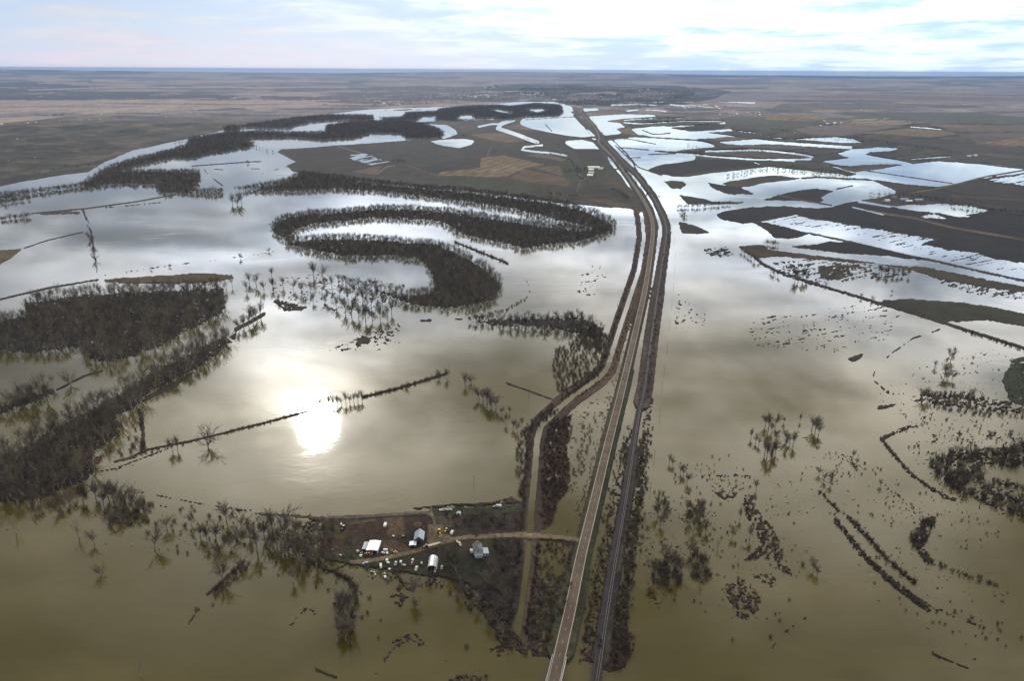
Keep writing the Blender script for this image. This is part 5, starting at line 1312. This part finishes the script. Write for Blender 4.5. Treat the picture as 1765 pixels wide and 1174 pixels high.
# continuous belts along the canal and tracks
def belt(line, o0, o1, y0, y1, gap, wob, size, red=0):
    l_ = along(shift(line, o0, o1), y0, y1)
    px, py = along_px(l_, gap, wob)
    EX.append(px); EY.append(py); ES.append(size * RS.uniform(.6, 1.25, len(px))); ER.append(np.full(len(px), red))
for _ in range(2):
    belt(CANAL, -7, -15, 372, 690, 2.6, 2.2, .62, 1); belt(CANAL, 7, 14, 372, 690, 3.2, 2.0, .5, 1); belt(CANAL, -12, -16, 700, 915, 4, 2.5, .75); belt(CANAL, 13, 17, 940, 1095, 4, 2, .6, 1); belt(CANAL, -12, -17, 940, 1095, 4, 2, .5, 1)
    belt(RAIL, 6, 28, 740, 1120, 2.6, 6, .62); belt(RAIL, 8, 34, 780, 1110, 4, 6, .7); belt(RAIL, -6, -32, 780, 1110, 3.5, 6, .6); belt(RAIL, 2, 12, 400, 690, 3, 2.2, .6); belt(RAIL, -2, -12, 500, 690, 6, 2, .4)
belt(HWY, -8, -26, 560, 900, 6, 3, .5); belt(HWY, 16, 44, 940, 1100, 6, 4, .45); belt(RAIL, -8, -18, 745, 800, 3, 3, .9); belt(RAIL, 8, 18, 745, 830, 3, 3, .9); belt(HWY, -5, -14, 440, 640, 5, 2, .45)
# drowned bushes strewn thinly over the right hand shallows
px, py = spread_in(P('1120,830 1200,770 1330,800 1480,770 1620,780 1765,860 1765,1120 1640,1110 1480,1010 1400,1000 1320,1090 1130,1050'), 7.0)
wq = ground(px, py)
dn = fbm(wq[:, 0] / 55, wq[:, 1] / 75, 611, 4, .6)
q = RS.uniform(0, 1, len(px)) < sm(dn, .50, .70) * .75
EX.append(px[q]); EY.append(py[q]); ES.append(RS.uniform(.22, .62, q.sum())); ER.append((dn[q] > .63).astype(int))
px, py = spread_in(P('1560,700 1765,715 1765,780 1640,770 1560,760'), 6.5)
q = RS.uniform(0, 1, len(px)) < .28
EX.append(px[q]); EY.append(py[q]); ES.append(RS.uniform(.22, .6, q.sum())); ER.append(np.zeros(q.sum(), int))
px, py = spread_in(P('200,850 380,880 540,895 560,960 610,1010 600,1060 480,1010 350,960 180,930'), 8.0)
wq = ground(px, py); q = RS.uniform(0, 1, len(px)) < sm(fbm(wq[:, 0] / 40, wq[:, 1] / 60, 613, 4, .6), .48, .68) * .6
EX.append(px[q]); EY.append(py[q]); ES.append(RS.uniform(.25, .75, q.sum())); ER.append(np.zeros(q.sum(), int))
EX = np.concatenate(EX); EY = np.concatenate(EY); ES = np.concatenate(ES); ER = np.concatenate(ER)
for r_, nm, lb, pr in ((0, 'leafless_brush', 'grey leafless brush crowding the banks and shallows', PROTO_BRUSH), (1, 'willow_brush', 'reddish willow brush along the canal and islands', PROTO_RED)):
    q = ER == r_
    stuff(nm, lb, 'brush', zarr(EX[q], EY[q]), ES[q], pr, seed=21 + r_)
# low drowned scrub wherever the ground just breaks the surface
q = (GY > 430) & (SH > .5) & (M < .9) & (M > .1) & (RS.uniform(0, 1, GX.shape) < np.interp(GY, [430, 700, 1174], [.10, .07, .05]))
px, py = GX[q] + RS.uniform(-.7, .7, q.sum()), GY[q] + RS.uniform(-.7, .7, q.sum())
stuff('drowned_scrub', 'low drowned scrub and reeds breaking the water surface', 'scrub', zarr(px, py), RS.uniform(.35, 1.0, len(px)), PROTO_LOW, seed=31)
print('single trees', NIND, 'shrubs', NSH, 'brush', len(EX), 'scrub', len(px), 'woods', sum(len(a[1]) for a in ALLN + ALLF))

# ------------------------------------------------------------------ farm buildings
white_roof = mat('white_metal_roof', (.78, .78, .76), .5, .4, .05, .5)
blue_roof = mat('grey_blue_roof', (.26, .30, .35), .5, .4, .12, .6)
pale_roof = mat('pale_blue_roof', (.52, .60, .66), .45, .4, .08, .6)
silver = mat('silver_corrugated', (.50, .53, .55), .4, .5, .2, .8, .35)
darkwall = mat('dark_board_wall', (.055, .045, .045), .9, .2, .2, .8)
greywall = mat('grey_siding', (.22, .23, .25), .8, .3, .1, .6)
shingle = mat('slate_shingle', (.105, .115, .130), .85, .3, .2, .9)
glass = mat('window_glass', (.02, .025, .03), .08, .5)
doorm = mat('dark_opening', (.012, .012, .013), .9, .1)
whitep = mat('white_paint', (.46, .46, .45), .45, .4)
bluep = mat('blue_paint', (.10, .18, .30), .4, .5)
redp = mat('red_paint', (.22, .035, .03), .4, .5)
blackp = mat('black_paint', (.018, .018, .02), .4, .5)
greyp = mat('grey_paint', (.24, .25, .26), .45, .5)
yellowp = mat('yellow_paint', (.48, .30, .04), .5, .4)
orangep = mat('orange_paint', (.22, .105, .03), .6, .4)
tyre = mat('tyre_rubber', (.016, .016, .016), .9, .2)
hay = mat('hay', (.105, .074, .036), .95, .1, .3, 1.5)
plank = mat('trailer_planks', (.42, .36, .28), .8, .2, .15, 1.2)
fencew = mat('weathered_fence', (.085, .070, .055), .9, .2)

def gable(name, label, cat, px, py, w_, d_, h_, rh, rz, wm, rm, eave=.35, openings=(), group=None):
    r = thing(name, label, cat, at(px, py, -.15), rz, group)
    g = MB(); g.prism([(-w_ / 2, 0), (w_ / 2, 0), (w_ / 2, h_), (0, h_ + rh), (-w_ / 2, h_)], -d_ / 2, d_ / 2)
    g.build('wall', wm, r)
    th = .14; x = w_ / 2 + eave; sl_ = rh / (w_ / 2)
    g = MB()
    for sd in (-1, 1):
        prof = [(0, h_ + rh + .04), (sd * x, h_ - sl_ * eave + .04), (sd * x, h_ - sl_ * eave + .04 + th), (0, h_ + rh + .04 + th)]
        g.prism(prof if sd > 0 else prof[::-1], -d_ / 2 - eave, d_ / 2 + eave)
    g.build('roof', rm, r)
    for nm, face, off, z0, ow, oh, om in openings:      # face 'f' = near gable, 'l','r' = long sides
        g = MB()
        if face == 'f': g.box((off, -d_ / 2 - .03, z0 + oh / 2), (ow, .08, oh))
        elif face == 'r': g.box((w_ / 2 + .03, off, z0 + oh / 2), (.08, ow, oh))
        else: g.box((-w_ / 2 - .03, off, z0 + oh / 2), (.08, ow, oh))
        g.build(nm, om, r)
    return r
gable('machine_shed', 'farm shed with a broad brilliant white metal roof', 'shed', 644.5, 946.5, 9.0, 12.5, 3.4, .55, R(-3), greywall, white_roof, openings=(('door', 'f', -2, 0.15, 3.4, 2.8, doorm), ('door', 'f', 2.2, 0.15, 3.4, 2.8, doorm)))
gable('lean_to_shed', 'narrow grey roofed shed left of the white roofed shed', 'shed', 630.3, 945, 3.6, 9.5, 2.4, .3, R(-2), darkwall, blue_roof, .2, openings=(('door', 'f', 0, .15, 1.8, 2.0, doorm),))
b_ = gable('gabled_barn', 'dark walled barn with a steep grey blue gabled roof', 'barn', 723, 931, 7.6, 11.0, 4.2, 3.0, R(2), darkwall, blue_roof, .4, openings=(('door', 'f', 0, .15, 2.8, 3.0, doorm), ('loft_window', 'f', 0, 4.6, .9, .9, glass), ('window', 'r', 2, 1.5, .9, .9, glass), ('window', 'r', -2, 1.5, .9, .9, glass)))
gable('small_shed', 'small shed with a pale blue and white roof before the barn', 'shed', 711.8, 941.5, 5.2, 5.0, 2.6, .4, R(3), darkwall, pale_roof, .3, openings=(('door', 'f', 0, .15, 2.2, 2.1, doorm),))
gable('garden_shed', 'tiny grey shed at the edge of the brush above the yard', 'shed', 790.7, 888, 3.4, 3.2, 2.2, .9, R(4), greywall, blue_roof, .25, openings=(('door', 'f', 0, .15, .9, 1.8, doorm),))
# arched metal shed
r = thing('arched_shed', 'long arched shed of silver metal with an open dark front', 'shed', at(746, 974, -.1), R(0))
prof = [(3.9 * math.cos(math.pi * i / 18), 4.6 * math.sin(math.pi * i / 18) ** .85) for i in range(19)]
g = MB(); inner = [(x * .965, z * .965) for x, z in prof]
g.prism(prof + inner[::-1], -6.5, 6.8); g.build('roof', silver, r, smooth=False)
g = MB(); g.prism(inner[1:-1] + [(inner[-1][0], .01), (inner[0][0], .01)], -5.9, -5.6); g.build('end_wall', darkwall, r)
g = MB(); g.box((-1.7, -5.98, 1.35), (2.9, .12, 2.7)); g.build('door', doorm, r)
g = MB(); g.box((1.7, -5.98, 1.35), (2.9, .12, 2.7)); g.build('door', doorm, r)
g = MB(); g.box((0, 7.4, 1.3), (3.0, 1.5, 2.6)); g.build('annex', greywall, r)
# farm house
r = gable('farm_house', 'grey farm house with a steep slate roof and low side wings', 'house', 823.5, 953, 7.4, 9.0, 5.2, 3.2, R(10), greywall, shingle, .4,
          openings=(('window', 'f', -1.6, 1.0, 1.1, 1.3, glass), ('window', 'f', 1.6, 1.0, 1.1, 1.3, glass), ('window', 'f', 0, 4.4, 1.0, 1.2, glass), ('window', 'l', 1.5, 1.1, 1.1, 1.3, glass), ('window', 'r', 2.2, 1.1, 1.1, 1.3, glass), ('door', 'l', -1.6, .15, 1.0, 2.0, whitep)))
g = MB(); g.box((5.3, -2.2, 1.45), (5.6, 7.0, 2.9)); wing = g.build('wing', greywall, r)
g = MB(); g.prism([(3.6, 3.35), (8.5, 2.7), (8.5, 2.86), (3.6, 3.55)], -6.1, 1.7); g.build('wing_roof', blue_roof, wing)
g = MB(); g.box((4.2, -5.75, 1.5), (1.1, .08, 1.2)); g.box((6.6, -5.75, 1.5), (1.1, .08, 1.2)); g.build('window', glass, wing)
g = MB(); g.box((0, -5.9, 1.3), (6.2, 2.6, 2.5)); porch = g.build('porch', greywall, r)
g = MB(); g.prism([(-3.4, 2.62), (3.4, 2.62), (3.4, 2.8), (-3.4, 2.8)], -7.5, -4.56); g.build('porch_roof', blue_roof, porch)
g = MB(); g.box((-4.9, 1.5, 1.2), (2.3, 3.4, 2.3)); g.build('entry', whitep, r)
g = MB(); g.box((1.2, 1.6, 8.6), (.8, .8, 1.7)); g.build('chimney', mat('brick', (.18, .09, .07), .9, .2), r)

# ------------------------------------------------------------------ vehicles and machines
def wheels(r, xs, ys, rad=.38, wid=.26):
    for x in xs:
        for y in ys:
            g = MB(); g.tube((x - wid / 2, y, rad), (x + wid / 2, y, rad), rad, rad, 12); wh = g.build('wheel', tyre, r)
            g = MB(); g.tube((x - wid / 2 - .02, y, rad), (x + wid / 2 + .02, y, rad), rad * .5, rad * .5, 8); g.build('rim', greyp, wh)
def car(kind, label, px, py, rz, paint_, group='vehicles parked in the farm yard'):
    r = thing('pickup_truck' if kind == 'pickup' else ('van' if kind == 'van' else 'parked_car'), label, kind if kind != 'pickup' else 'pickup', at(px, py), rz, group)
    g = MB()
    if kind == 'van':
        g.prism([(-.95, .35), (.95, .35), (.95, 1.3), (.80, 2.2), (-.80, 2.2), (-.95, 1.3)], -2.4, 2.0); g.prism([(-.92, .35), (.92, .35), (.88, 1.15), (-.88, 1.15)], 2.0, 2.7)
        g.build('body', paint_, r)
        g = MB(); g.box((0, 2.02, 1.6), (1.5, .08, .75)); g.box((.90, 1.2, 1.65), (.08, .9, .55)); g.box((-.90, 1.2, 1.65), (.08, .9, .55)); g.build('window', glass, r)
    elif kind == 'pickup':
        g.prism([(-.95, .45), (.95, .45), (.95, 1.05), (-.95, 1.05)], -2.7, 2.7)
        for sd in (-1, 1): g.box((sd * .88, -1.7, 1.25), (.14, 2.0, .4))
        g.box((0, -2.66, 1.25), (1.7, .1, .4)); g.build('body', paint_, r)
        g = MB(); g.box((0, .25, 1.4), (1.75, 1.9, .75), taper=.86); g.build('cab', paint_, r)
        g = MB(); g.box((0, 1.14, 1.44), (1.4, .2, .5)); g.box((0, -.66, 1.44), (1.4, .1, .45)); g.box((.83, .25, 1.45), (.1, 1.3, .42)); g.box((-.83, .25, 1.45), (.1, 1.3, .42)); g.build('window', glass, r)
    else:
        g.prism([(-.88, .35), (.88, .35), (.90, .75), (.84, .98), (-.84, .98), (-.90, .75)], -2.25, 2.25); g.build('body', paint_, r)
        g = MB(); g.box((0, -.2, 1.2), (1.6, 2.3, .5), taper=.78); cb = g.build('cabin', glass, r)
        g = MB(); g.box((0, -.2, 1.47), (1.26, 1.75, .06)); g.build('roof', paint_, cb)
    wheels(r, (-.80, .80), (-1.55, 1.6))
    return r
car('pickup', 'silver pickup in the row below the yard road', 682, 973, R(2), greyp)
car('pickup', 'white and blue pickup nearest the water in the yard', 717.6, 981.5, R(-4), whitep)
car('car', 'red car with its pale roof beside the track in the yard', 710.5, 972, R(6), redp)
car('van', 'white van standing left in the row below the road', 656.5, 977.5, R(12), whitep)
car('car', 'dark blue car left at the lower end of the yard road', 630, 972, R(-60), bluep)
car('pickup', 'dark pickup parked at the left door of the arched shed', 743, 984.5, R(0), blackp)
car('pickup', 'grey pickup parked at the right door of the arched shed', 750, 984.5, R(0), greyp)
car('car', 'pale car parked right of the arched shed', 761.5, 979.5, R(0), greyp)
car('van', 'white van parked behind the yellow machines', 779, 920, R(-15), whitep)
car('car', 'white car on the grass strip above the yard', 761.5, 880.5, R(88), whitep); car('car', 'blue car second from the left on the grass strip', 766, 880, R(88), bluep); car('car', 'grey car at the right of the grass strip row', 775, 880, R(88), greyp)
car('pickup', 'blue pickup by the dike end near the canal', 855, 874.5, R(85), bluep); car('van', 'white van by the dike end near the canal', 859.5, 874, R(80), whitep)
car('pickup', 'white pickup beside the house garden', 792.5, 939, R(20), whitep)
# lorry with a flat trailer
r = thing('flatbed_lorry', 'dark lorry pulling a long pale flatbed trailer past the barn', 'lorry', at(746, 941.5), R(-66))
g = MB(); g.box((0, -5.6, 1.75), (2.3, 2.0, 2.5), taper=.92); g.box((0, -7.2, 1.2), (2.0, 1.6, 1.3)); g.build('cab', blackp, r)
g = MB(); g.box((0, -6.5, 2.25), (1.9, .12, .7)); g.build('window', glass, r)
g = MB(); g.box((0, -4.5, .95), (1.0, 4.2, .4)); g.build('chassis', blackp, r)
g = MB(); g.box((0, 1.6, 1.45), (2.5, 11.4, .28)); g.build('flatbed', plank, r)
g = MB(); g.box((0, 2.0, 1.1), (.9, 10, .4)); g.build('trailer_frame', greyp, r)
wheels(r, (-1.0, 1.0), (-7.0, -4.3, 4.9, 6.1), .5, .35)
def tractor(label, px, py, rz, p_, s=1.0, bucket=False, cat='tractor'):
    r = thing('wheel_loader' if bucket else 'farm_tractor', label, cat, at(px, py), rz); r.scale = (s, s, s)
    g = MB(); g.box((0, 1.1, 1.35), (.9, 2.2, .9), taper=.9); g.box((0, -.6, 1.2), (1.1, 1.6, .7)); g.build('body', p_, r)
    g = MB(); g.box((0, -.5, 2.1), (1.35, 1.4, 1.3), taper=.88); cb = g.build('cab', glass, r)
    g = MB(); g.box((0, -.5, 2.82), (1.45, 1.5, .14)); g.build('cab_roof', p_, cb)
    for sd in (-1, 1):
        for y, q in ((-.7, .85), (1.6, .85 if bucket else .5)):
            g = MB(); g.tube((sd * .95 - .22, y, q), (sd * .95 + .22, y, q), q, q, 14); wh = g.build('wheel', tyre, r)
            g = MB(); g.tube((sd * .95 - .24, y, q), (sd * .95 + .24, y, q), q * .5, q * .5, 8); g.build('rim', p_, wh)
    if bucket:
        g = MB()
        for sd in (-1, 1): g.tube((sd * .5, .8, 1.7), (sd * .5, 3.2, .8), .12, .12, 6)
        ar = g.build('lift_arm', p_, r)
        g = MB(); g.prism([(-1.3, .1), (1.3, .1), (1.3, 1.0), (1.2, 1.0), (1.2, .25), (-1.2, .25), (-1.2, 1.0), (-1.3, 1.0)], 3.1, 4.0); g.box((0, 3.1, .55), (2.6, .12, .9)); g.build('bucket', greyp, r)
    g = MB(); g.tube((.25, 1.7, 1.7), (.25, 1.7, 2.6), .06, .06, 6); g.build('exhaust', blackp, r)
    return r
tractor('large yellow loader at the top of the yard road', 757.5, 920, R(200), yellowp, 1.35, True, 'loader')
tractor('smaller yellow tractor right of the big loader', 769, 917, R(150), yellowp, 1.1)
tractor('black tractor with a white hood in the left paddock', 592, 913, R(170), blackp, 1.3)
tractor('orange tractor below the white roofed shed', 631, 958.5, R(60), orangep, 1.0); tractor('orange tractor right of its twin below the white roofed shed', 637.5, 958, R(-80), orangep, 1.0)
def trailer(label, px, py, rz, p_, w_=2.0, d_=4.0, h_=1.6):
    r = thing('box_trailer', label, 'trailer', at(px, py), rz)
    g = MB(); g.box((0, 0, .55 + h_ / 2), (w_, d_, h_), taper=.97); g.build('body', p_, r)
    g = MB(); g.tube((0, d_ / 2, .5), (0, d_ / 2 + 1.2, .45), .06, .06, 6); g.build('drawbar', blackp, r)
    wheels(r, (-w_ / 2 + .1, w_ / 2 - .1), (-.3,), .35, .2)
    return r
trailer('white box trailer alone in the middle of the upper yard', 664, 907.5, R(-4), whitep, 2.2, 5.0, 2.0)
trailer('white box trailer topmost in the lower yard row', 667, 968, R(0), whitep, 1.9, 2.4, 1.3); trailer('low white trailer below the topmost one in the lower row', 669, 972, R(80), whitep, 1.5, 2.2, 1.0)
trailer('white open trailer right of the silver pickup', 691, 971, R(10), whitep, 1.8, 2.2, 1.4); trailer('grey low trailer beside the white open trailer', 696, 976, R(85), greyp, 1.6, 3.0, .8)
trailer('small white trailer above the red car', 711.5, 967.5, R(0), whitep, 1.6, 1.8, 1.3); trailer('white box in the shallow water below the yard', 664, 997, R(30), whitep, 1.8, 2.2, 1.3); trailer('white trailer at the waterside of the lower row', 671.5, 983.5, R(60), whitep, 1.5, 1.8, 1.1)
trailer('white trailer lying beside the white roofed shed', 664.5, 950, R(88), whitep, 1.8, 3.4, 1.2); trailer('grey trailer by the right wall of the white roofed shed', 661, 955, R(70), greyp, 1.6, 3.4, .9); trailer('white trailer right of the grey one by the shed', 667.5, 955.5, R(20), whitep, 1.6, 2.4, 1.0)
# drums, tanks, crates: the clutter of the yard
def tank(label, px, py, rz, p_, rad=.9, ln=2.6):
    r = thing('storage_tank', label, 'tank', at(px, py), rz)
    g = MB(); g.tube((0, -ln / 2, rad + .5), (0, ln / 2, rad + .5), rad, rad, 14); g.tube((0, ln / 2, rad + .5), (0, ln / 2 + .3, rad + .5), rad, rad * .5, 14); g.tube((0, -ln / 2 - .3, rad + .5), (0, -ln / 2, rad + .5), rad * .5, rad, 14); g.build('body', p_, r)
    g = MB(); g.box((0, -ln / 3, .35), (1.2, .2, .7)); g.build('leg', greyp, r); g = MB(); g.box((0, ln / 3, .35), (1.2, .2, .7)); g.build('leg', greyp, r)
tank('white fuel tank between the yard trees and the house', 788, 936, R(15), whitep, .8, 1.6); tank('round white tank alone left of the arched shed', 726.7, 973, R(40), whitep, .85, 1.0); tank('pale tank behind the black tractor', 588, 906, R(10), whitep, .8, 1.8)
rnd = random.Random(77)
def drum(px, py, m_, lab, grp):
    r = MB().tube((0, 0, 0), (0, 0, .95), .34, .34, 12).tube((0, 0, .95), (0, 0, 1.0), .36, .36, 12).build('oil_drum', m_)
    r.location = at(px, py); tag(r, lab, 'drum', grp)
def crate(px, py, m_, lab, grp, k=1.0):
    g = MB(); g.box((0, 0, .6 * k), (1.7 * k, 1.3 * k, 1.1 * k)); g.box((0, 0, 1.18 * k), (1.8 * k, 1.4 * k, .1)); g.box((0, 0, .05), (1.6 * k, 1.2 * k, .1))
    r = g.build('crate', m_); r.location = at(px, py); r.rotation_euler = (0, 0, rnd.uniform(0, 3)); tag(r, lab, 'crate', grp)
for cx, cy, n, rx, ry, lab, grp in ((617, 957, 14, 8, 6, 'scrap pile left of the orange tractors', 'scrap heap'), (585, 956, 8, 8, 3, 'scrap row at the left end of the yard', 'scrap row'), (680, 952, 8, 6, 3, 'clutter beside the shed road', 'shed clutter'), (690, 925, 8, 12, 3, 'gear along the corral', 'corral gear'), (648, 990, 9, 20, 4, 'junk along the yard shore', 'shore junk'), (575, 947, 5, 6, 2, 'gear in the left paddock', 'paddock gear')):
    for i in range(max(3, int(n * .65))):
        x, y = cx + rnd.uniform(-rx, rx), cy + rnd.uniform(-ry, ry)
        m_ = rnd.choice([greyp, whitep, blackp, blackp, fencew, fencew, orangep if 'shed' in grp else greyp])
        cname = {id(whitep): 'white', id(greyp): 'grey', id(blackp): 'black', id(fencew): 'brown', id(orangep): 'orange'}[id(m_)]
        if rnd.random() < .35: drum(x, y, m_, cname + ' drum in the ' + lab, grp + ' ' + cname + ' drums')
        else: crate(x, y, m_, cname + ' crate in the ' + lab, grp + ' ' + cname + ' crates', rnd.uniform(.7, 1.25))
def feeder(px, py, lab):
    r = thing('hay_feeder', lab, 'feeder', at(px, py))
    g = MB()
    for i in range(20):
        a0, a1 = 2 * math.pi * i / 20, 2 * math.pi * (i + 1) / 20
        for z in (.3, .75, 1.2): g.tube((1.5 * math.cos(a0), 1.5 * math.sin(a0), z), (1.5 * math.cos(a1), 1.5 * math.sin(a1), z), .05, .05, 5)
        g.tube((1.5 * math.cos(a0), 1.5 * math.sin(a0), 0), (1.5 * math.cos(a0), 1.5 * math.sin(a0), 1.25), .05, .05, 5)
    g.build('ring', fencew, r)
    g = MB(); g.tube((0, 0, 0), (0, 0, .9), 1.35, .9, 14); g.build('hay', hay, r)
    g = MB(); g.tube((0, 0, .0), (0, 0, .06), 3.2, 2.6, 18); g.build('spilled_hay', hay, r)
feeder(681, 903, 'round hay feeder in the bare corral'); feeder(720.5, 904, 'round hay feeder in the dark corral above the barn')
def fence(pts, lab):
    w_ = [at(x, y) for x, y in P(pts)]
    r = thing('corral_fence', lab, 'fence', w_[0])
    for a_, b_ in zip(w_[:-1], w_[1:]):
        a2, b2 = a_ - w_[0], b_ - w_[0]
        n = max(1, int((b2 - a2).length / 3.0))
        for i in range(n + 1):
            q = a2.lerp(b2, i / n); MB().box((q.x, q.y, q.z + .6), (.18, .18, 1.4)).build('post', fencew, r)
        g = MB()
        for z in (.45, .85, 1.2): g.tube(a2 + Vector((0, 0, z)), b2 + Vector((0, 0, z)), .07, .07, 4)
        g.build('rail', fencew, r)
fence('697,890 699,927 668,928', 'plank fence between the bare and the dark corral'); fence('697,890 735,887 737,914', 'plank fence round the dark corral above the barn'); fence('668,928 664,897', 'plank fence on the left of the bare corral'); fence('899,882 900,924', 'wire fence along the canal side of the farm')

# ------------------------------------------------------------------ poles
def pole(px, py, lab, grp=None, ht=9.5, twin=False):
    r = thing('utility_pole', lab, 'pole', at(px, py, -.5), R(15), grp)
    MB().tube((0, 0, 0), (0, 0, ht), .17, .12, 8).build('pole', timber, r)
    MB().box((0, 0, ht - .7), (2.2, .14, .16)).build('crossarm', timber, r)
    g = MB()
    for x in (-.95, -.4, .4, .95): g.tube((x, 0, ht - .62), (x, 0, ht - .35), .06, .04, 6)
    g.build('insulator', greyp, r)
    return r
p0 = pole(1086, 1112, 'utility pole in the line beside the railway', 'poles along the railway')
for x, y in ((1103, 960), (1112, 900), (1121, 846), (1128, 790), (1137, 718), (1141, 668), (1145, 640), (1150, 600), (1154, 562), (1158, 525), (1161, 495), (1163, 466), (1164, 440), (1163, 415), (1158, 392), (1147, 366), (1135, 345), (1122, 326), (1107, 306)):
    dup(p0, at(x, y, -.5), R(15))
pole(817, 837, 'lone drowned pole in the brown pond above the farm', ht=11); pole(774, 640, 'drowned pole with a crossarm beyond the pond dike', ht=11); pole(911, 686, 'drowned pole near the broken dike left of the canal', ht=11); pole(1466, 640, 'pole x', ht=9) if False else None

# ------------------------------------------------------------------ far farms and the town
def house_mesh(name, w_, d_, h_, rh, wm, rm):
    g = MB(); g.prism([(-w_ / 2, -.5), (w_ / 2, -.5), (w_ / 2, h_), (0, h_ + rh), (-w_ / 2, h_)], -d_ / 2, d_ / 2, 0)
    x = w_ / 2 + .4
    for sd in (-1, 1):
        pr = [(0, h_ + rh + .05), (sd * x, h_ - .2), (sd * x, h_ + .05), (0, h_ + rh + .3)]
        g.prism(pr if sd > 0 else pr[::-1], -d_ / 2 - .4, d_ / 2 + .4, 1)
    g.box((-w_ / 4, -d_ / 2 - .05, h_ * .5), (w_ * .18, .12, h_ * .4), 2); g.box((w_ / 4, -d_ / 2 - .05, h_ * .4), (w_ * .18, .12, h_ * .8), 2)
    me = g.mesh(name)
    for x_ in (wm, rm, glass): me.materials.append(x_)
    return me
HM = [house_mesh('white_house', 11, 14, 4.0, 2.2, whitep, whitep), house_mesh('pale_house', 10, 12, 3.5, 2.5, greywall, white_roof), house_mesh('dark_house', 10, 12, 3.5, 2.5, greywall, shingle), house_mesh('long_hall', 18, 46, 6.0, 2.5, whitep, white_roof), house_mesh('blue_hall', 14, 30, 5.0, 2.2, greywall, bluep)]
def far_house(k, px, py, lab, grp, s=1.0, rz=None):
    o = obj(['white_house', 'pale_house', 'dark_house', 'metal_hall', 'blue_hall'][k], HM[k])
    o.location = at(px, py); o.scale = (s, s, s); o.rotation_euler = (0, 0, rnd.uniform(0, 3.1) if rz is None else rz)
    return tag(o, lab, 'house' if k < 3 else 'hall', grp)
for k, x, y, lab, s in ((3, 1023, 290, 'long white hall at the back of the far farm by the field', 1.0), (1, 1019, 294.5, 'white roofed building in the middle of the far farm', 1.6), (0, 1019, 299.5, 'white building below the middle one at the far farm', 1.5), (1, 1017, 304.5, 'lowest white building of the far farm', 1.7), (0, 1035, 292, 'white shed set apart right of the far farm', 1.4)):
    far_house(k, x, y, lab, 'buildings of the far farm', s, R(90) if k == 3 else R(80))
for x, y in ((1003, 306), (999, 302), (1006, 309), (1000, 297)):
    far_house(2, x, y, 'small dark roofed house among the trees of the far farm', 'dark houses of the far farm', 1.0)
for k, x, y, lab, s in ((4, 1557, 345, 'left blue roofed hall of the right hand farm', .9), (4, 1582, 346, 'right blue roofed hall of the right hand farm', .9), (3, 1566, 347, 'white hall between the blue ones', .45), (0, 1528, 347, 'white house left of the blue halls', 1.1), (2, 1540, 341, 'dark house behind the blue halls', 1.2)):
    far_house(k, x, y, lab, 'buildings of the right hand farm', s, R(100))
for x, y in ((2.5, 214), (48, 212), (63, 211), (103, 209), (122, 207.5), (138, 207), (154, 206.5), (164, 206), (172, 205.5), (192, 204), (174, 197), (238, 196), (286, 201), (351, 188), (214, 172.5), (302, 172), (354, 172), (60, 271.5), (13.6, 277), (31, 240), (320, 227), (326, 227), (427, 199), (469, 197), (485, 200.5), (446, 183), (470, 180), (489, 173), (537, 173), (597, 185)):
    far_house(rnd.choice([0, 2, 1, 2]), x, y, 'lonely white homestead on the western benches', 'homesteads on the western benches', rnd.uniform(.55, .95))
for x, y in ((1312, 201), (1398, 203), (1425, 215), (1440, 213), (1415, 212), (1258, 199.5), (1240, 197), (1265, 199), (1318, 203), (1525, 205), (1531, 205), (1485, 190), (1495, 190), (1670, 270), (1680, 269), (1355, 230), (1370, 229)):
    far_house(rnd.choice([0, 0, 1, 2]), x, y, 'pale farmstead out on the eastern plain', 'farmsteads on the eastern plain', rnd.uniform(.8, 1.5))
NT_ = 0
for cx, cy, n, rx, ry, big in ((915, 163, 52, 34, 5, .12), (830, 165, 34, 40, 4, .10), (740, 166, 16, 50, 7, .05), (670, 177, 16, 32, 5, .12), (845, 150, 12, 28, 4, .3), (950, 172, 18, 30, 3, .15), (1050, 162, 10, 20, 1.5, .5), (1220, 185, 22, 60, 4, .1), (1185, 186, 10, 14, 2.5, .2), (1295, 196, 12, 40, 4, 0.05), (640, 160, 6, 40, 8, 0), (1105, 156, 8, 30, 4, .3), (1430, 214, 12, 22, 4, 0)):
    for i in range(n):
        x, y = cx + rnd.gauss(0, .5) * rx, cy + rnd.gauss(0, .5) * ry
        k = 3 if rnd.random() < big else rnd.choice([0, 1, 0, 2])
        far_house(k, x, y, 'tiny white house of the distant town' if k == 0 else ('tiny pale house of the distant town' if k == 1 else ('tiny dark roofed house of the distant town' if k == 2 else 'white hall of the distant town')), 'distant town ' + ['white houses', 'pale houses', 'dark houses', 'halls'][k], rnd.uniform(.9, 1.5))
        NT_ += 1

# ------------------------------------------------------------------ haze
HZ = bpy.data.materials.new('haze')
HZ.use_nodes = True
t = NT(HZ.node_tree)
t.n.clear()
pv = t.node('ShaderNodeVolumePrincipled')
pv.inputs['Color'].default_value = (.34, .53, .88, 1)
pv.inputs['Density'].default_value = 1.7e-5
pv.inputs['Anisotropy'].default_value = 0.0
o_ = t.node('ShaderNodeOutputMaterial')
t.l.new(pv.outputs[0], o_.inputs['Volume'])
g = MB(); g.box((0, 44000, (H + 25 - 4) / 2 ), (190000, 100000, H + 25 + 4))
hz = g.build('haze', HZ)
struct(hz, 'stuff')
hz['label'] = 'thin blue haze over the whole plain'; hz['category'] = 'haze'
